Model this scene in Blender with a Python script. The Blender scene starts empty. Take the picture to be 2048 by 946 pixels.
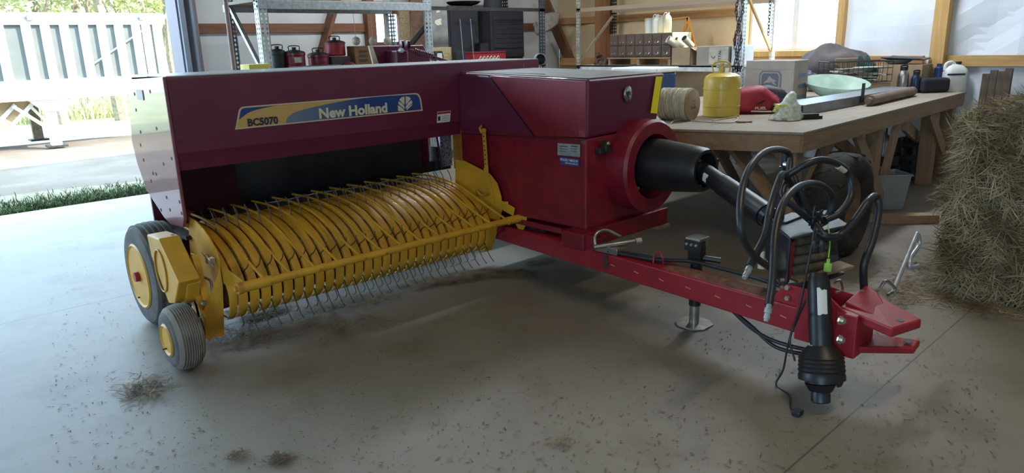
import bpy, bmesh, math, random
from mathutils import Vector, Matrix
random.seed(7)
C = bpy.context.scene.collection
SC = bpy.context.scene
# ---------------------------------------------------------------- camera, light, exposure
# world axes follow the barn: X along the rear wall, Y towards the rear wall, Z up, metres
FPX = 1430.0                                   # focal length in pixels of the 2048 x 946 frame
TH = math.atan2(385, FPX); AZ = math.radians(47); RHO = 0.0275
hd = Vector((math.cos(AZ), math.sin(AZ), 0)); rt = Vector((math.sin(AZ), -math.cos(AZ), 0)); kz = Vector((0, 0, 1))
FW = hd*math.cos(TH) - kz*math.sin(TH); U0 = hd*math.sin(TH) + kz*math.cos(TH)
UP = U0*math.cos(RHO) + rt*math.sin(RHO); RT = rt*math.cos(RHO) - U0*math.sin(RHO)
EYE = Vector((0, 0, 1.7))
cam = bpy.data.cameras.new('camera'); camo = bpy.data.objects.new('camera', cam); C.objects.link(camo)
cam.sensor_width = 36; cam.lens = FPX/2048*36; cam.clip_start = .05; cam.clip_end = 500
camo.matrix_world = Matrix(((RT.x, UP.x, -FW.x, EYE.x), (RT.y, UP.y, -FW.y, EYE.y), (RT.z, UP.z, -FW.z, EYE.z), (0, 0, 0, 1)))
SC.camera = camo
SC.view_settings.view_transform = 'Standard'; SC.view_settings.look = 'None'
SC.view_settings.gamma = 1; SC.view_settings.use_curve_mapping = False
SC.view_settings.exposure = 2.42
W = bpy.data.worlds.new('sky'); SC.world = W; W.use_nodes = True
bg = W.node_tree.nodes['Background']; bg.inputs[0].default_value = (.50, .74, 1.0, 1); bg.inputs[1].default_value = 1.9
sun = bpy.data.lights.new('sun', 'SUN'); suno = bpy.data.objects.new('sun', sun); C.objects.link(suno)
sun.energy = 3.2; sun.angle = .01; sun.color = (1, .93, .8)
suno.rotation_euler = Vector((-.50, .55, -.56)).to_track_quat('-Z', 'Y').to_euler(); suno.location = (8, -8, 12)
def portal(loc, rot, sx, sy):
    l = bpy.data.lights.new('door_portal', 'AREA'); l.shape = 'RECTANGLE'; l.size = sx; l.size_y = sy
    l.cycles.is_portal = True
    o = bpy.data.objects.new('door_portal', l); C.objects.link(o); o.location = loc; o.rotation_euler = rot
portal((-1.35, 9.6, 1.95), (math.radians(-90), 0, 0), 9.3, 3.9)
portal((10.34, 4.97, 2.45), (0, math.radians(90), 0), 2.0, 1.5)
portal((-6.1, -2.1, 1.95), (0, math.radians(-90), 0), 3.9, 3.2)
fill_warm = bpy.data.lights.new('fill_light', 'AREA'); fill_warm.shape = 'RECTANGLE'; fill_warm.size = 1.2; fill_warm.size_y = .3  # overhead fill, added out of view to brighten the barn
fill_warm.energy = 7; fill_warm.color = (1, .80, .55)
fill_cool = fill_warm.copy(); fill_cool.energy = 26; fill_cool.color = (.84, .92, 1); fill_cool.size = 2.4
for q, l_ in (((3.0, .2, 4.0), fill_warm), ((8.0, 3.6, 4.0), fill_cool), ((6.0, 7.2, 4.0), fill_cool)):
    o = bpy.data.objects.new('fill_light', l_); C.objects.link(o); o.location = q
SC.cycles.use_denoising = True
SC.cycles.max_bounces = 7; SC.cycles.diffuse_bounces = 4; SC.cycles.caustics_reflective = False; SC.cycles.caustics_refractive = False
SC.cycles.sample_clamp_indirect = 6

def ray(x, y): return (x-1024)/FPX*RT - (y-473)/FPX*UP + FW
def P(x, y, X=None, Y=None, Z=None):           # a photo pixel carried onto a world plane
    r = ray(x, y)
    t = X/r.x if X is not None else (Y/r.y if Y is not None else (Z-1.7)/r.z)
    return EYE + r*t
# ---------------------------------------------------------------- materials
def mat(name, col, rough=.5, metal=0., var=.0, vs=8., col2=None, bump=0., bs=40., coat=0., rvar=0., emit=None, alpha=None, trans=0.):
    m = bpy.data.materials.new(name); m.use_nodes = True; nt = m.node_tree; b = nt.nodes['Principled BSDF']
    b.inputs['Base Color'].default_value = (*col, 1); b.inputs['Roughness'].default_value = rough
    b.inputs['Metallic'].default_value = metal; b.inputs['Coat Weight'].default_value = coat
    b.inputs['Transmission Weight'].default_value = trans
    tc = nt.nodes.new('ShaderNodeTexCoord')
    if var or col2:
        n = nt.nodes.new('ShaderNodeTexNoise'); n.inputs['Scale'].default_value = vs; n.inputs['Detail'].default_value = 5
        nt.links.new(tc.outputs['Object'], n.inputs['Vector'])
        r = nt.nodes.new('ShaderNodeValToRGB'); r.color_ramp.elements[0].position = .35; r.color_ramp.elements[1].position = .65
        c2 = col2 or tuple(min(1, c*(1+var)) for c in col); c1 = tuple(c*(1-var) for c in col) if not col2 else col
        r.color_ramp.elements[0].color = (*c1, 1); r.color_ramp.elements[1].color = (*c2, 1)
        nt.links.new(n.outputs['Fac'], r.inputs['Fac']); nt.links.new(r.outputs['Color'], b.inputs['Base Color'])
    if bump:
        n2 = nt.nodes.new('ShaderNodeTexNoise'); n2.inputs['Scale'].default_value = bs; n2.inputs['Detail'].default_value = 4
        nt.links.new(tc.outputs['Object'], n2.inputs['Vector'])
        bp = nt.nodes.new('ShaderNodeBump'); bp.inputs['Strength'].default_value = bump; bp.inputs['Distance'].default_value = .02
        nt.links.new(n2.outputs['Fac'], bp.inputs['Height']); nt.links.new(bp.outputs['Normal'], b.inputs['Normal'])
    return m
def wood(name, c1, c2, axis=0, sc=3.):
    m = bpy.data.materials.new(name); m.use_nodes = True; nt = m.node_tree; b = nt.nodes['Principled BSDF']
    tc = nt.nodes.new('ShaderNodeTexCoord'); mp = nt.nodes.new('ShaderNodeMapping'); s = [14., 14., 14.]; s[axis] = 1.0
    mp.inputs['Scale'].default_value = [v*sc/3 for v in s]
    n = nt.nodes.new('ShaderNodeTexNoise'); n.inputs['Scale'].default_value = 2.2; n.inputs['Detail'].default_value = 8; n.inputs['Distortion'].default_value = .6
    r = nt.nodes.new('ShaderNodeValToRGB'); r.color_ramp.elements[0].position = .3; r.color_ramp.elements[1].position = .7
    r.color_ramp.elements[0].color = (*c1, 1); r.color_ramp.elements[1].color = (*c2, 1)
    nt.links.new(tc.outputs['Object'], mp.inputs[0]); nt.links.new(mp.outputs[0], n.inputs['Vector']); nt.links.new(n.outputs['Fac'], r.inputs['Fac'])
    nt.links.new(r.outputs['Color'], b.inputs['Base Color']); b.inputs['Roughness'].default_value = .75
    return m
M = dict(
 maroon=mat('maroon_paint', (.120, .013, .042), .38, 0, .10, 3, coat=.22),
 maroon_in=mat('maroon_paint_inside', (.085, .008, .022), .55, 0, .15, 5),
 red=mat('red_paint', (.20, .008, .020), .42, 0, .18, 9, coat=.2, bump=.04, bs=60),
 brightred=mat('bright_red_paint', (.32, .014, .026), .45, 0, .1, 9),
 yellow=mat('yellow_paint', (.62, .32, .025), .50, 0, .12, 6, coat=.05),
 yellow2=mat('yellow_paint_dusty', (.44, .20, .02), .55, 0, .2, 14),
 galv=mat('galvanised_steel', (.42, .45, .47), .42, .55, .18, 22),
 steel=mat('bare_steel', (.38, .36, .33), .35, .9, .2, 20),
 zinc=mat('zinc_bolt', (.62, .58, .48), .3, .9, .1, 20),
 darksteel=mat('dark_steel', (.045, .04, .038), .5, .5, .3, 20),
 tine=mat('worn_tine_steel', (.13, .10, .075), .45, .4, .3, 20),
 matteblack=mat('matte_black', (.018, .018, .024), .75, 0, .2, 6),
 gloss=mat('end_plate_paint', (.20, .05, .06), .30, 0, .08, 3, coat=.7),
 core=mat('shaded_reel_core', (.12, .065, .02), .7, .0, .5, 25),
 black=mat('black_plastic', (.012, .012, .014), .42, 0, .2, 10),
 rubber=mat('hose_rubber', (.016, .018, .022), .42, 0, .2, 10),
 tyre=mat('tyre_rubber', (.105, .098, .09), .8, 0, .25, 8, bump=.15, bs=40),
 tyre_old=mat('old_tyre_rubber', (.03, .026, .022), .85, 0, .4, 6, bump=.3, bs=30),
 tread=mat('worn_tread_rubber', (.24, .21, .175), .85, 0, .2, 10),
 blackpaint=mat('black_stand_paint', (.010, .012, .020), .3, 0, .2, 10, coat=.4),
 white=mat('white_sheet', (.75, .74, .70), .5, 0, .06, 6),
 label=mat('label_white', (.72, .72, .68), .5),
 labelblue=mat('label_blue', (.03, .06, .22), .5),
 bluedecal=mat('decal_blue', (.018, .055, .20), .35, 0, .05, 3),
 greydecal=mat('decal_grey_blue', (.12, .17, .24), .35),
 tandecal=mat('decal_tan', (.58, .36, .12), .4),
 creamdecal=mat('decal_cream', (.62, .58, .44), .4),
 textdark=mat('decal_text_dark', (.025, .03, .05), .5),
 reflect=mat('reflector_yellow', (1.0, .86, .01), .35),
 chrome=mat('chrome', (.7, .68, .62), .12, 1),
 grimedeck=mat('dusty_deck', (.05, .035, .03), .8, 0, .3, 20),
 lumber=wood('lumber', (.25, .155, .085), (.35, .23, .135), 0),
 lumber_z=wood('lumber_upright', (.25, .155, .085), (.35, .23, .135), 2),
 lumber_y=wood('lumber_cross', (.25, .155, .085), (.35, .23, .135), 1),
 frame=wood('window_lumber', (.50, .28, .09), (.62, .38, .15), 2),
 girt=wood('dark_girt_lumber', (.16, .065, .035), (.24, .10, .05), 0),
 top=wood('bench_plywood', (.27, .22, .17), (.36, .30, .235), 0),
 cardboard=mat('cardboard', (.36, .25, .15), .85, 0, .08, 5),
 cardboard2=mat('pale_cardboard', (.31, .275, .235), .85, 0, .08, 5),
 wallsheet=mat('wall_membrane', (.60, .59, .58), .55, 0, .08, 1.2, bump=.35, bs=3),
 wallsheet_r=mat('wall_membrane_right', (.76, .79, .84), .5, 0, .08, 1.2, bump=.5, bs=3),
 maroon_sheen=mat('sheen_maroon_top', (.50, .52, .55), .30, 0, .10, 4),  # pale grey paints in the skylight reflected on the upper faces
 green=mat('green_plastic', (.30, .42, .34), .5, 0, .15, 8),
 lime=mat('lime_plastic', (.30, .62, .08), .4),
 blue=mat('blue_plastic', (.012, .035, .12), .35),
 bag=mat('clear_bag', (.62, .66, .55), .25, 0, .2, 30, bump=.8, bs=25),
 twine=mat('twine', (.56, .51, .39), .85, 0, .12, 20, bump=.15, bs=60),
 tankyellow=mat('tank_yellow', (.62, .43, .06), .4, 0, .06, 8, coat=.2),
 cloth=mat('canvas_cloth', (.34, .30, .25), .9, 0, .15, 20, bump=.5, bs=20),
 blanket=mat('dark_blanket', (.10, .085, .085), .95, 0, .3, 4, bump=.3, bs=5),
 blanket2=mat('patterned_blanket', (.10, .12, .22), .95, 0, .0, 26, col2=(.42, .44, .48), bump=.5, bs=18),
 paper=mat('paper', (.48, .44, .36), .8, 0, .15, 12),
 tub=mat('grey_tub', (.26, .27, .27), .6, 0, .08, 6),
 tin=mat('patched_tin', (.24, .24, .22), .6, .2, .25, 5),
 drawer=mat('brown_drawer', (.115, .075, .055), .6, 0, .15, 12),
 cream=mat('cream_plastic', (.62, .56, .42), .45),
 shade=mat('tinted_visor', (.012, .012, .015), .15),
 hay=mat('hay_strands', (.16, .105, .045), .85, 0, 0, 3.5, col2=(.45, .375, .23)),
 haybody=mat('hay_packed', (.06, .045, .025), .95, 0, 0, 30, col2=(.17, .13, .075), bump=1, bs=50),
 chaff=mat('hay_chaff', (.12, .08, .04), .9, 0, 0, 9, col2=(.30, .22, .12)),
 bark=mat('tree_bark', (.20, .16, .11), .9, 0, .3, 10),
 leaf=mat('spring_leaves', (.34, .34, .14), .8, 0, 0, 3, col2=(.55, .52, .30)),
 grass=mat('grass_blades', (.035, .055, .012), .8, 0, 0, 2, col2=(.09, .13, .035)),
 field=mat('field_grass', (.22, .26, .10), .9, 0, 0, .6, col2=(.38, .38, .18)),
 gravel=mat('gravel_drive', (.115, .085, .055), .95, 0, 0, 1.2, col2=(.17, .13, .095), bump=.4, bs=30),
 trailwhite=mat('trailer_white', (.80, .80, .78), .4, 0, .03, 4),
 trailgrey=mat('trailer_silver', (.105, .115, .105), .55, .0, .06, 5),
 tan=mat('trailer_tan', (.50, .36, .19), .6),
 glass=mat('lamp_glass', (.8, .8, .8), .08, .3),
)
def floor_mat():
    m = bpy.data.materials.new('concrete_floor'); m.use_nodes = True; nt = m.node_tree; b = nt.nodes['Principled BSDF']
    N = nt.nodes.new; L = nt.links.new
    tc = N('ShaderNodeTexCoord')
    def noise(s, d=6, off=0):
        n = N('ShaderNodeTexNoise'); n.inputs['Scale'].default_value = s; n.inputs['Detail'].default_value = d
        mp = N('ShaderNodeMapping'); mp.inputs['Location'].default_value = (off, off*.7, 0); L(tc.outputs['Object'], mp.inputs[0]); L(mp.outputs[0], n.inputs['Vector']); return n
    def ramp(n, p0, p1, c0, c1):
        r = N('ShaderNodeValToRGB'); r.color_ramp.elements[0].position = p0; r.color_ramp.elements[1].position = p1
        r.color_ramp.elements[0].color = (*c0, 1); r.color_ramp.elements[1].color = (*c1, 1); L(n.outputs['Fac'], r.inputs['Fac']); return r
    base = ramp(noise(.9), .3, .7, (.225, .198, .16), (.29, .262, .218))
    dust = ramp(noise(2.3, 8, 5), .52, .68, (0, 0, 0), (.55, .55, .55))
    mx = N('ShaderNodeMixRGB'); L(dust.outputs[0], mx.inputs[0]); L(base.outputs[0], mx.inputs[1]); mx.inputs[2].default_value = (.165, .13, .09, 1)
    sp = ramp(noise(38, 4, 9), .66, .74, (0, 0, 0), (.5, .5, .5))
    mx2 = N('ShaderNodeMixRGB'); L(sp.outputs[0], mx2.inputs[0]); L(mx.outputs[0], mx2.inputs[1]); mx2.inputs[2].default_value = (.12, .09, .06, 1)
    # brown barn dirt, deepened towards bench and hay to paint in dim light; then the saw cut joints
    sx = N('ShaderNodeSeparateXYZ'); L(tc.outputs['Object'], sx.inputs[0])
    dn = ramp(noise(.55, 5, 3), .30, .72, (.25, .25, .25), (1, 1, 1)); mr = N('ShaderNodeMapRange'); L(sx.outputs[0], mr.inputs['Value'])
    mr.inputs['From Min'].default_value = -1.6; mr.inputs['From Max'].default_value = 2.2; mr.inputs['To Min'].default_value = 0; mr.inputs['To Max'].default_value = .55
    mm = N('ShaderNodeMath'); mm.operation = 'MULTIPLY'; L(mr.outputs[0], mm.inputs[0]); L(dn.outputs[0], mm.inputs[1])
    md = N('ShaderNodeMixRGB'); L(mm.outputs[0], md.inputs[0]); L(mx2.outputs[0], md.inputs[1]); md.inputs[2].default_value = (.125, .095, .058, 1)
    last = md.outputs[0]
    for ax, v in ((1, 1.12), (1, 5.56), (0, -2.6), (0, 8.0)):
        s = N('ShaderNodeMath'); s.operation = 'SUBTRACT'; s.inputs[1].default_value = v - (2.175, 2.26)[ax]; L(sx.outputs[ax], s.inputs[0])
        a = N('ShaderNodeMath'); a.operation = 'ABSOLUTE'; L(s.outputs[0], a.inputs[0])
        c = N('ShaderNodeMath'); c.operation = 'LESS_THAN'; c.inputs[1].default_value = .0045; L(a.outputs[0], c.inputs[0])
        f = N('ShaderNodeMath'); f.operation = 'MULTIPLY'; f.inputs[1].default_value = .7; L(c.outputs[0], f.inputs[0])
        k = N('ShaderNodeMixRGB'); L(f.outputs[0], k.inputs[0]); L(last, k.inputs[1]); k.inputs[2].default_value = (.06, .05, .04, 1); last = k.outputs[0]
    L(last, b.inputs['Base Color']); b.inputs['Roughness'].default_value = .52
    n3 = noise(14, 6); bp = N('ShaderNodeBump'); bp.inputs['Strength'].default_value = .12; bp.inputs['Distance'].default_value = .01
    L(n3.outputs['Fac'], bp.inputs['Height']); L(bp.outputs[0], b.inputs['Normal'])
    return m
M['floor'] = floor_mat()
# ---------------------------------------------------------------- builders
WL = {}
def V(*a): return Vector(a)
class MB:
    def __init__(s): s.v = []; s.f = []
    def add(s, vs, fs):
        o = len(s.v); s.v += [Vector(q) for q in vs]; s.f += [tuple(i+o for i in f) for f in fs]; return s
    def box(s, x0, x1, y0, y1, z0, z1, T=None):
        vs = [V(x, y, z) for z in (z0, z1) for x, y in ((x0, y0), (x1, y0), (x1, y1), (x0, y1))]
        if T: vs = [T @ q for q in vs]
        return s.add(vs, [(3, 2, 1, 0), (4, 5, 6, 7), (0, 1, 5, 4), (1, 2, 6, 5), (2, 3, 7, 6), (3, 0, 4, 7)])
    def bar(s, a, b, w, h, up=(0, 0, 1)):
        a = Vector(a); b = Vector(b); d = (b-a).normalized(); u = Vector(up); x = d.cross(u)
        if x.length < 1e-4: x = d.cross(V(1, 0, 0))
        x.normalize(); z = x.cross(d).normalized()
        vs = [p + x*i*w/2 + z*j*h/2 for p in (a, b) for i, j in ((-1, -1), (1, -1), (1, 1), (-1, 1))]
        return s.add(vs, [(0, 1, 2, 3), (7, 6, 5, 4), (0, 4, 5, 1), (1, 5, 6, 2), (2, 6, 7, 3), (3, 7, 4, 0)])
    def prism(s, poly, vec):
        n = len(poly); a = [Vector(q) for q in poly]; v = Vector(vec)
        return s.add(a + [q+v for q in a], [tuple(range(n))[::-1], tuple(range(n, 2*n))] + [(i, (i+1) % n, n+(i+1) % n, n+i) for i in range(n)])
    def tube(s, pts, r, n=10, cap=True):
        pts = [Vector(q) for q in pts]; rs = r if isinstance(r, (list, tuple)) else [r]*len(pts)
        t = (pts[1]-pts[0]).normalized(); x = t.orthogonal().normalized(); rings = []
        for i, p in enumerate(pts):
            t2 = (pts[min(i+1, len(pts)-1)] - pts[max(i-1, 0)])
            if t2.length > 1e-7:
                t2.normalize(); x = (x - t2*x.dot(t2))
                if x.length < 1e-5: x = t2.orthogonal()
                x.normalize(); t = t2
            y = t.cross(x); rings.append([p + (x*math.cos(2*math.pi*k/n) + y*math.sin(2*math.pi*k/n))*rs[i] for k in range(n)])
        vs = [q for rg in rings for q in rg]; fs = []
        for i in range(len(pts)-1):
            for k in range(n): fs.append((i*n+k, i*n+(k+1) % n, (i+1)*n+(k+1) % n, (i+1)*n+k))
        if cap: fs += [tuple(range(n))[::-1], tuple(range((len(pts)-1)*n, len(pts)*n))]
        return s.add(vs, fs)
    def lathe(s, c, axis, prof, n=32, closed=False):
        c = Vector(c); a = Vector(axis).normalized(); x = a.orthogonal().normalized(); y = a.cross(x); m = len(prof)
        vs = [c + a*t + (x*math.cos(2*math.pi*k/n) + y*math.sin(2*math.pi*k/n))*max(r, 1e-4) for t, r in prof for k in range(n)]
        fs = [(i*n+k, i*n+(k+1) % n, ((i+1) % m)*n+(k+1) % n, ((i+1) % m)*n+k) for i in range(m if closed else m-1) for k in range(n)]
        if not closed: fs += [tuple(range(n))[::-1], tuple(range((m-1)*n, m*n))]
        return s.add(vs, fs)
    def sheet(s, rows, th=0, nrm=(0, 0, 1)):   # grid of points, given a thickness
        a = len(rows); b = len(rows[0]); vs = [Vector(q) for r in rows for q in r]
        top = [(i*b+j, i*b+j+1, (i+1)*b+j+1, (i+1)*b+j) for i in range(a-1) for j in range(b-1)]
        if not th: return s.add(vs, top)
        N = len(vs); nv = Vector(nrm)*th; fs = top + [tuple(k+N for k in f)[::-1] for f in top]
        ed = [i for i in range(b)] + [i*b+b-1 for i in range(1, a)] + [(a-1)*b+j for j in range(b-2, -1, -1)] + [i*b for i in range(a-2, 0, -1)]
        fs += [(ed[(i+1) % len(ed)], ed[i], ed[i]+N, ed[(i+1) % len(ed)]+N) for i in range(len(ed))]
        return s.add(vs + [q-nv for q in vs], fs)
    def ball(s, c, r, n=16, sq=(1, 1, 1)):
        c = Vector(c); vs = []; m = n//2
        for i in range(m+1):
            p = math.pi*i/m
            for k in range(n):
                q = 2*math.pi*k/n; vs.append(c + V(max(math.sin(p), 1e-3)*math.cos(q)*r*sq[0], max(math.sin(p), 1e-3)*math.sin(q)*r*sq[1], math.cos(p)*r*sq[2]))
        return s.add(vs, [(i*n+k, (i+1)*n+k, (i+1)*n+(k+1) % n, i*n+(k+1) % n) for i in range(m) for k in range(n)])
    def build(s, name, m, parent=None, bevel=0., smooth=None, seg=2, ms=None):
        me = bpy.data.meshes.new(name)
        if parent is None:
            mn = [min(q[i] for q in s.v) for i in range(3)]; mx = [max(q[i] for q in s.v) for i in range(3)]
            org = V((mn[0]+mx[0])/2, (mn[1]+mx[1])/2, mn[2])
        else: org = WL[parent.name]
        me.from_pydata([q-org for q in s.v], [], s.f); me.materials.append(M[m] if isinstance(m, str) else m)
        bm = bmesh.new(); bm.from_mesh(me); bmesh.ops.recalc_face_normals(bm, faces=bm.faces)
        bm.to_mesh(me); bm.free()
        o = bpy.data.objects.new(name, me); C.objects.link(o)
        if parent is None: o.location = org
        else: o.parent = parent
        WL[o.name] = org
        if smooth:
            me.polygons.foreach_set('use_smooth', [True]*len(me.polygons)); me.set_sharp_from_angle(angle=math.radians(smooth if smooth > 1 else 35))
        if bevel:
            b = o.modifiers.new('edge', 'BEVEL'); b.width = bevel; b.segments = seg; b.limit_method = 'ANGLE'; b.angle_limit = math.radians(35)
        return o
def tag(o, label=None, cat=None, group=None, kind=None):
    if label: o['label'] = label
    if cat: o['category'] = cat
    if group: o['group'] = group
    if kind: o['kind'] = kind
    return o
def thing(name, loc, label, cat, group=None):
    o = bpy.data.objects.new(name, None); C.objects.link(o); o.location = loc; o.empty_display_size = .1; WL[o.name] = Vector(loc)
    return tag(o, label, cat, group)
def copy_tree(o, parent=None):
    c = o.copy(); C.objects.link(c); c.parent = parent; WL[c.name] = WL[o.name].copy()
    for ch in list(o.children): copy_tree(ch, c)
    return c
def text_vs(body, x0, x1, z0, z1, bold=.0):
    cu = bpy.data.curves.new('lettering', 'FONT'); cu.body = body; cu.offset = bold; cu.extrude = .0; cu.resolution_u = 3
    t = bpy.data.objects.new('t', cu); C.objects.link(t); bpy.context.view_layer.update()
    me = bpy.data.meshes.new_from_object(t); vs = [q.co.copy() for q in me.vertices]; fs = [tuple(p.vertices) for p in me.polygons]
    bpy.data.objects.remove(t); bpy.data.curves.remove(cu)
    a0 = min(q.x for q in vs); a1 = max(q.x for q in vs); b0 = min(q.y for q in vs); b1 = max(q.y for q in vs)
    return [((q.x-a0)/(a1-a0)*(x1-x0)+x0, (q.y-b0)/(b1-b0)*(z1-z0)+z0) for q in vs], fs
def text(name, body, pos, m, parent, x0, x1, z0, z1, bold=.02):   # pos(s, t) gives the world point
    vs, fs = text_vs(body, x0, x1, z0, z1, bold); mb = MB(); mb.add([pos(a, b) for a, b in vs], fs); return mb.build(name, m, parent)
def catmull(pts, k=6):
    pts = [Vector(q) for q in pts]; q = [pts[0]*2-pts[1]] + pts + [pts[-1]*2-pts[-2]]; out = []
    for i in range(1, len(q)-2):
        a, b, c, d = q[i-1:i+3]
        for j in range(k):
            t = j/k; out.append(.5*((2*b) + (c-a)*t + (2*a-5*b+4*c-d)*t*t + (3*b-a-3*c+d)*t**3))
    return out + [pts[-1]]
# ---------------------------------------------------------------- the barn
S = dict(kind='structure')
tag(MB().box(-6, 10.35, -5, 9.52, -.12, 0).build('floor', 'floor'), 'dusty grey concrete slab of the barn', None, None, 'structure')
def struct(mb, name, m, **k): return tag(mb.build(name, m, **k), kind='structure')
w = MB(); w.box(3.3, 6.05, 9.5, 9.65, 0, 4.3).box(6.78, 10.2, 9.5, 9.65, 0, 4.3).box(6.05, 6.78, 9.5, 9.65, 0, 1.72).box(6.05, 6.78, 9.5, 9.65, 2.25, 4.3).box(-6, 3.3, 9.5, 9.65, 3.9, 4.3)
struct(w, 'wall_rear', 'wallsheet')
def rough_sheet(y0, y1, z0, z1, seed, ny=30, nz=24):
    rnd = random.Random(seed); ph = [(rnd.uniform(2, 9), rnd.uniform(2, 9), rnd.uniform(0, 6), rnd.uniform(.003, .012)) for _ in range(7)]
    rows = []
    for i in range(nz+1):
        r = []
        for j in range(ny+1):
            y = y0+(y1-y0)*j/ny; z = z0+(z1-z0)*i/nz; d = sum(a*math.sin(p*y+q*z+s) for p, q, s, a in ph); r.append((10.2+d, y, z))
        rows.append(r)
    return rows
w = MB(); w.box(10.24, 10.35, -5, 4.2, 0, 4.3).box(10.24, 10.35, 5.72, 9.65, 0, 4.3).box(10.24, 10.35, 4.2, 5.72, 0, 1.42).box(10.24, 10.35, 4.2, 5.72, 3.5, 4.3)
tn_ = MB()
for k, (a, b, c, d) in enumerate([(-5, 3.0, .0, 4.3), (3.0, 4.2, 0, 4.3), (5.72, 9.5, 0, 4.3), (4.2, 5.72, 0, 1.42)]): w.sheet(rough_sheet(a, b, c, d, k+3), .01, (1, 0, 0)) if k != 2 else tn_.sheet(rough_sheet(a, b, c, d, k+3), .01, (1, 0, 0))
struct(tn_, 'wall_right_sun_tint', mat('sun_tint_sheathing', (.62, .45, .26), .8, 0, .08, 2, bump=.3, bs=4))  # tan wall section, brightened and yellowed to paint in sunlight
struct(w, 'wall_right', 'wallsheet_r')
struct(MB().box(-6.15, -6, -5, -3.7, 0, 4.3).box(-6.15, -6, -.5, 9.65, 0, 4.3).box(-6.15, -6, -3.7, -.5, 3.9, 4.3), 'wall_left', 'wallsheet')
tag(MB().box(-60, -6.02, -60, 9.4, -.35, -.15).build('yard', 'field'), kind='structure')
struct(MB().box(-6.15, 10.35, -5.15, -5, 0, 4.3), 'wall_front', 'wallsheet')
struct(MB().box(-6.15, 10.35, -5.15, 9.65, 4.3, 4.42), 'ceiling', 'wallsheet')
# girts and posts
def trim(mb, name, m): return tag(mb.build(name, m, bevel=.004), kind='structure')
trim(MB().box(3.5, 6.05, 9.46, 9.50, 1.93, 2.05).box(6.78, 10.15, 9.46, 9.50, 1.93, 2.05), 'trim_1', 'girt')
g2 = MB().box(10.14, 10.19, 5.75, 9.45, 2.02, 2.13); trim(g2, 'trim_2', wood('sun_girt', (.36, .17, .06), (.48, .25, .10), 1))
trim(MB().box(10.10, 10.18, -4.9, 3.0, 1.29, 1.42), 'trim_3', wood('girt_wood', (.40, .22, .07), (.55, .34, .13), 1))
trim(MB().box(10.10, 10.18, 3.18, 9.4, 1.29, 1.42), 'trim_4', wood('girt_wood_b', (.40, .19, .08), (.55, .30, .12), 1))
pm = M['frame']
trim(MB().box(10.0, 10.16, P(1897, 50, X=10.05).y, P(1868, 50, X=10.05).y, 0, 4.3), 'trim_5', pm)
trim(MB().box(10.0, 10.16, P(1215, 60, X=10.05).y, P(1193, 60, X=10.05).y, 0, 4.3), 'trim_6', wood('post_orange', (.30, .12, .05), (.40, .17, .07), 2))
trim(MB().bar((5.05, 9.42, 1.3), (5.85, 9.42, 3.2), .05, .22, (0, 1, 0)), 'trim_7', 'girt')            # slanted brace on the rear wall
trim(MB().bar(P(1088, 0, Y=9.2), P(1150, 145, Y=9.2), .06, .22, (0, 1, 0)), 'trim_8', 'girt')
trim(MB().box(P(735, 60, Y=9.4).x, P(750, 60, Y=9.4).x, 9.38, 9.5, 0, 4.3), 'trim_9', 'girt')
# door opening jamb
jm = mat('jamb_steel', (.30, .34, .42), .4, .2, .1, 3)
d = MB(); d.box(3.28, 3.52, 9.35, 9.7, 0, 4.0)
dj = struct(d, 'door_1', mat('jamb_dark', (.24, .20, .22), .6)); dj['label'] = 'dark jamb beside the open overhead doorway'
tag(MB().box(3.30, 3.36, 9.30, 9.35, 0, 3.9).build('track', jm, dj))
tag(MB().box(3.42, 3.45, 9.27, 9.35, 0, 3.9).build('track', jm, dj), 'pale steel guide track')
# window in the long wall
wy0, wy1, wz0, wz1 = 4.2, 5.72, 1.42, 3.5
wn = MB(); wn.box(10.08, 10.3, wy0, wy0+.09, wz0, wz1).box(10.08, 10.3, wy1-.09, wy1, wz0, wz1).box(10.08, 10.3, wy0+.09, wy1-.09, wz0, wz0+.08).box(10.08, 10.3, wy0+.09, wy1-.09, wz1-.08, wz1)
wo = struct(wn, 'window_1', 'frame', bevel=.004)
sash = MB()
for a, b in ((wy0+.09, 4.93), (4.93, wy1-.09)):
    sash.box(10.22, 10.26, a, a+.04, wz0+.08, wz1-.08).box(10.22, 10.26, b-.04, b, wz0+.08, wz1-.08).box(10.22, 10.26, a+.04, b-.04, wz0+.08, wz0+.12).box(10.22, 10.26, a+.04, b-.04, wz1-.12, wz1-.08)
sash.build('sash', 'white', wo)
gm = bpy.data.materials.new('window_glass'); gm.use_nodes = True; gn = gm.node_tree; gn.nodes.remove(gn.nodes['Principled BSDF'])
gt = gn.nodes.new('ShaderNodeBsdfTransparent'); gg = gn.nodes.new('ShaderNodeBsdfGlossy'); gx_ = gn.nodes.new('ShaderNodeMixShader'); gg.inputs['Roughness'].default_value = .02; gx_.inputs[0].default_value = .06; gt.inputs[0].default_value = (.95, .97, .96, 1)
gn.links.new(gt.outputs[0], gx_.inputs[1]); gn.links.new(gg.outputs[0], gx_.inputs[2]); gn.links.new(gx_.outputs[0], gn.nodes['Material Output'].inputs[0])
MB().box(10.238, 10.242, wy0+.12, wy1-.12, wz0+.1, wz1-.1).build('pane', gm, wo)
wn = MB(); wn.box(6.05, 6.15, 9.42, 9.66, 1.72, 2.25).box(6.68, 6.78, 9.42, 9.66, 1.72, 2.25).box(6.15, 6.68, 9.42, 9.66, 1.72, 1.78).box(6.15, 6.68, 9.42, 9.66, 2.19, 2.25).box(6.40, 6.43, 9.5, 9.6, 1.78, 2.19)
wo = struct(wn, 'window_2', 'girt', bevel=.003)
MB().box(6.15, 6.68, 9.56, 9.563, 1.78, 2.19).build('pane', gm, wo)
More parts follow.
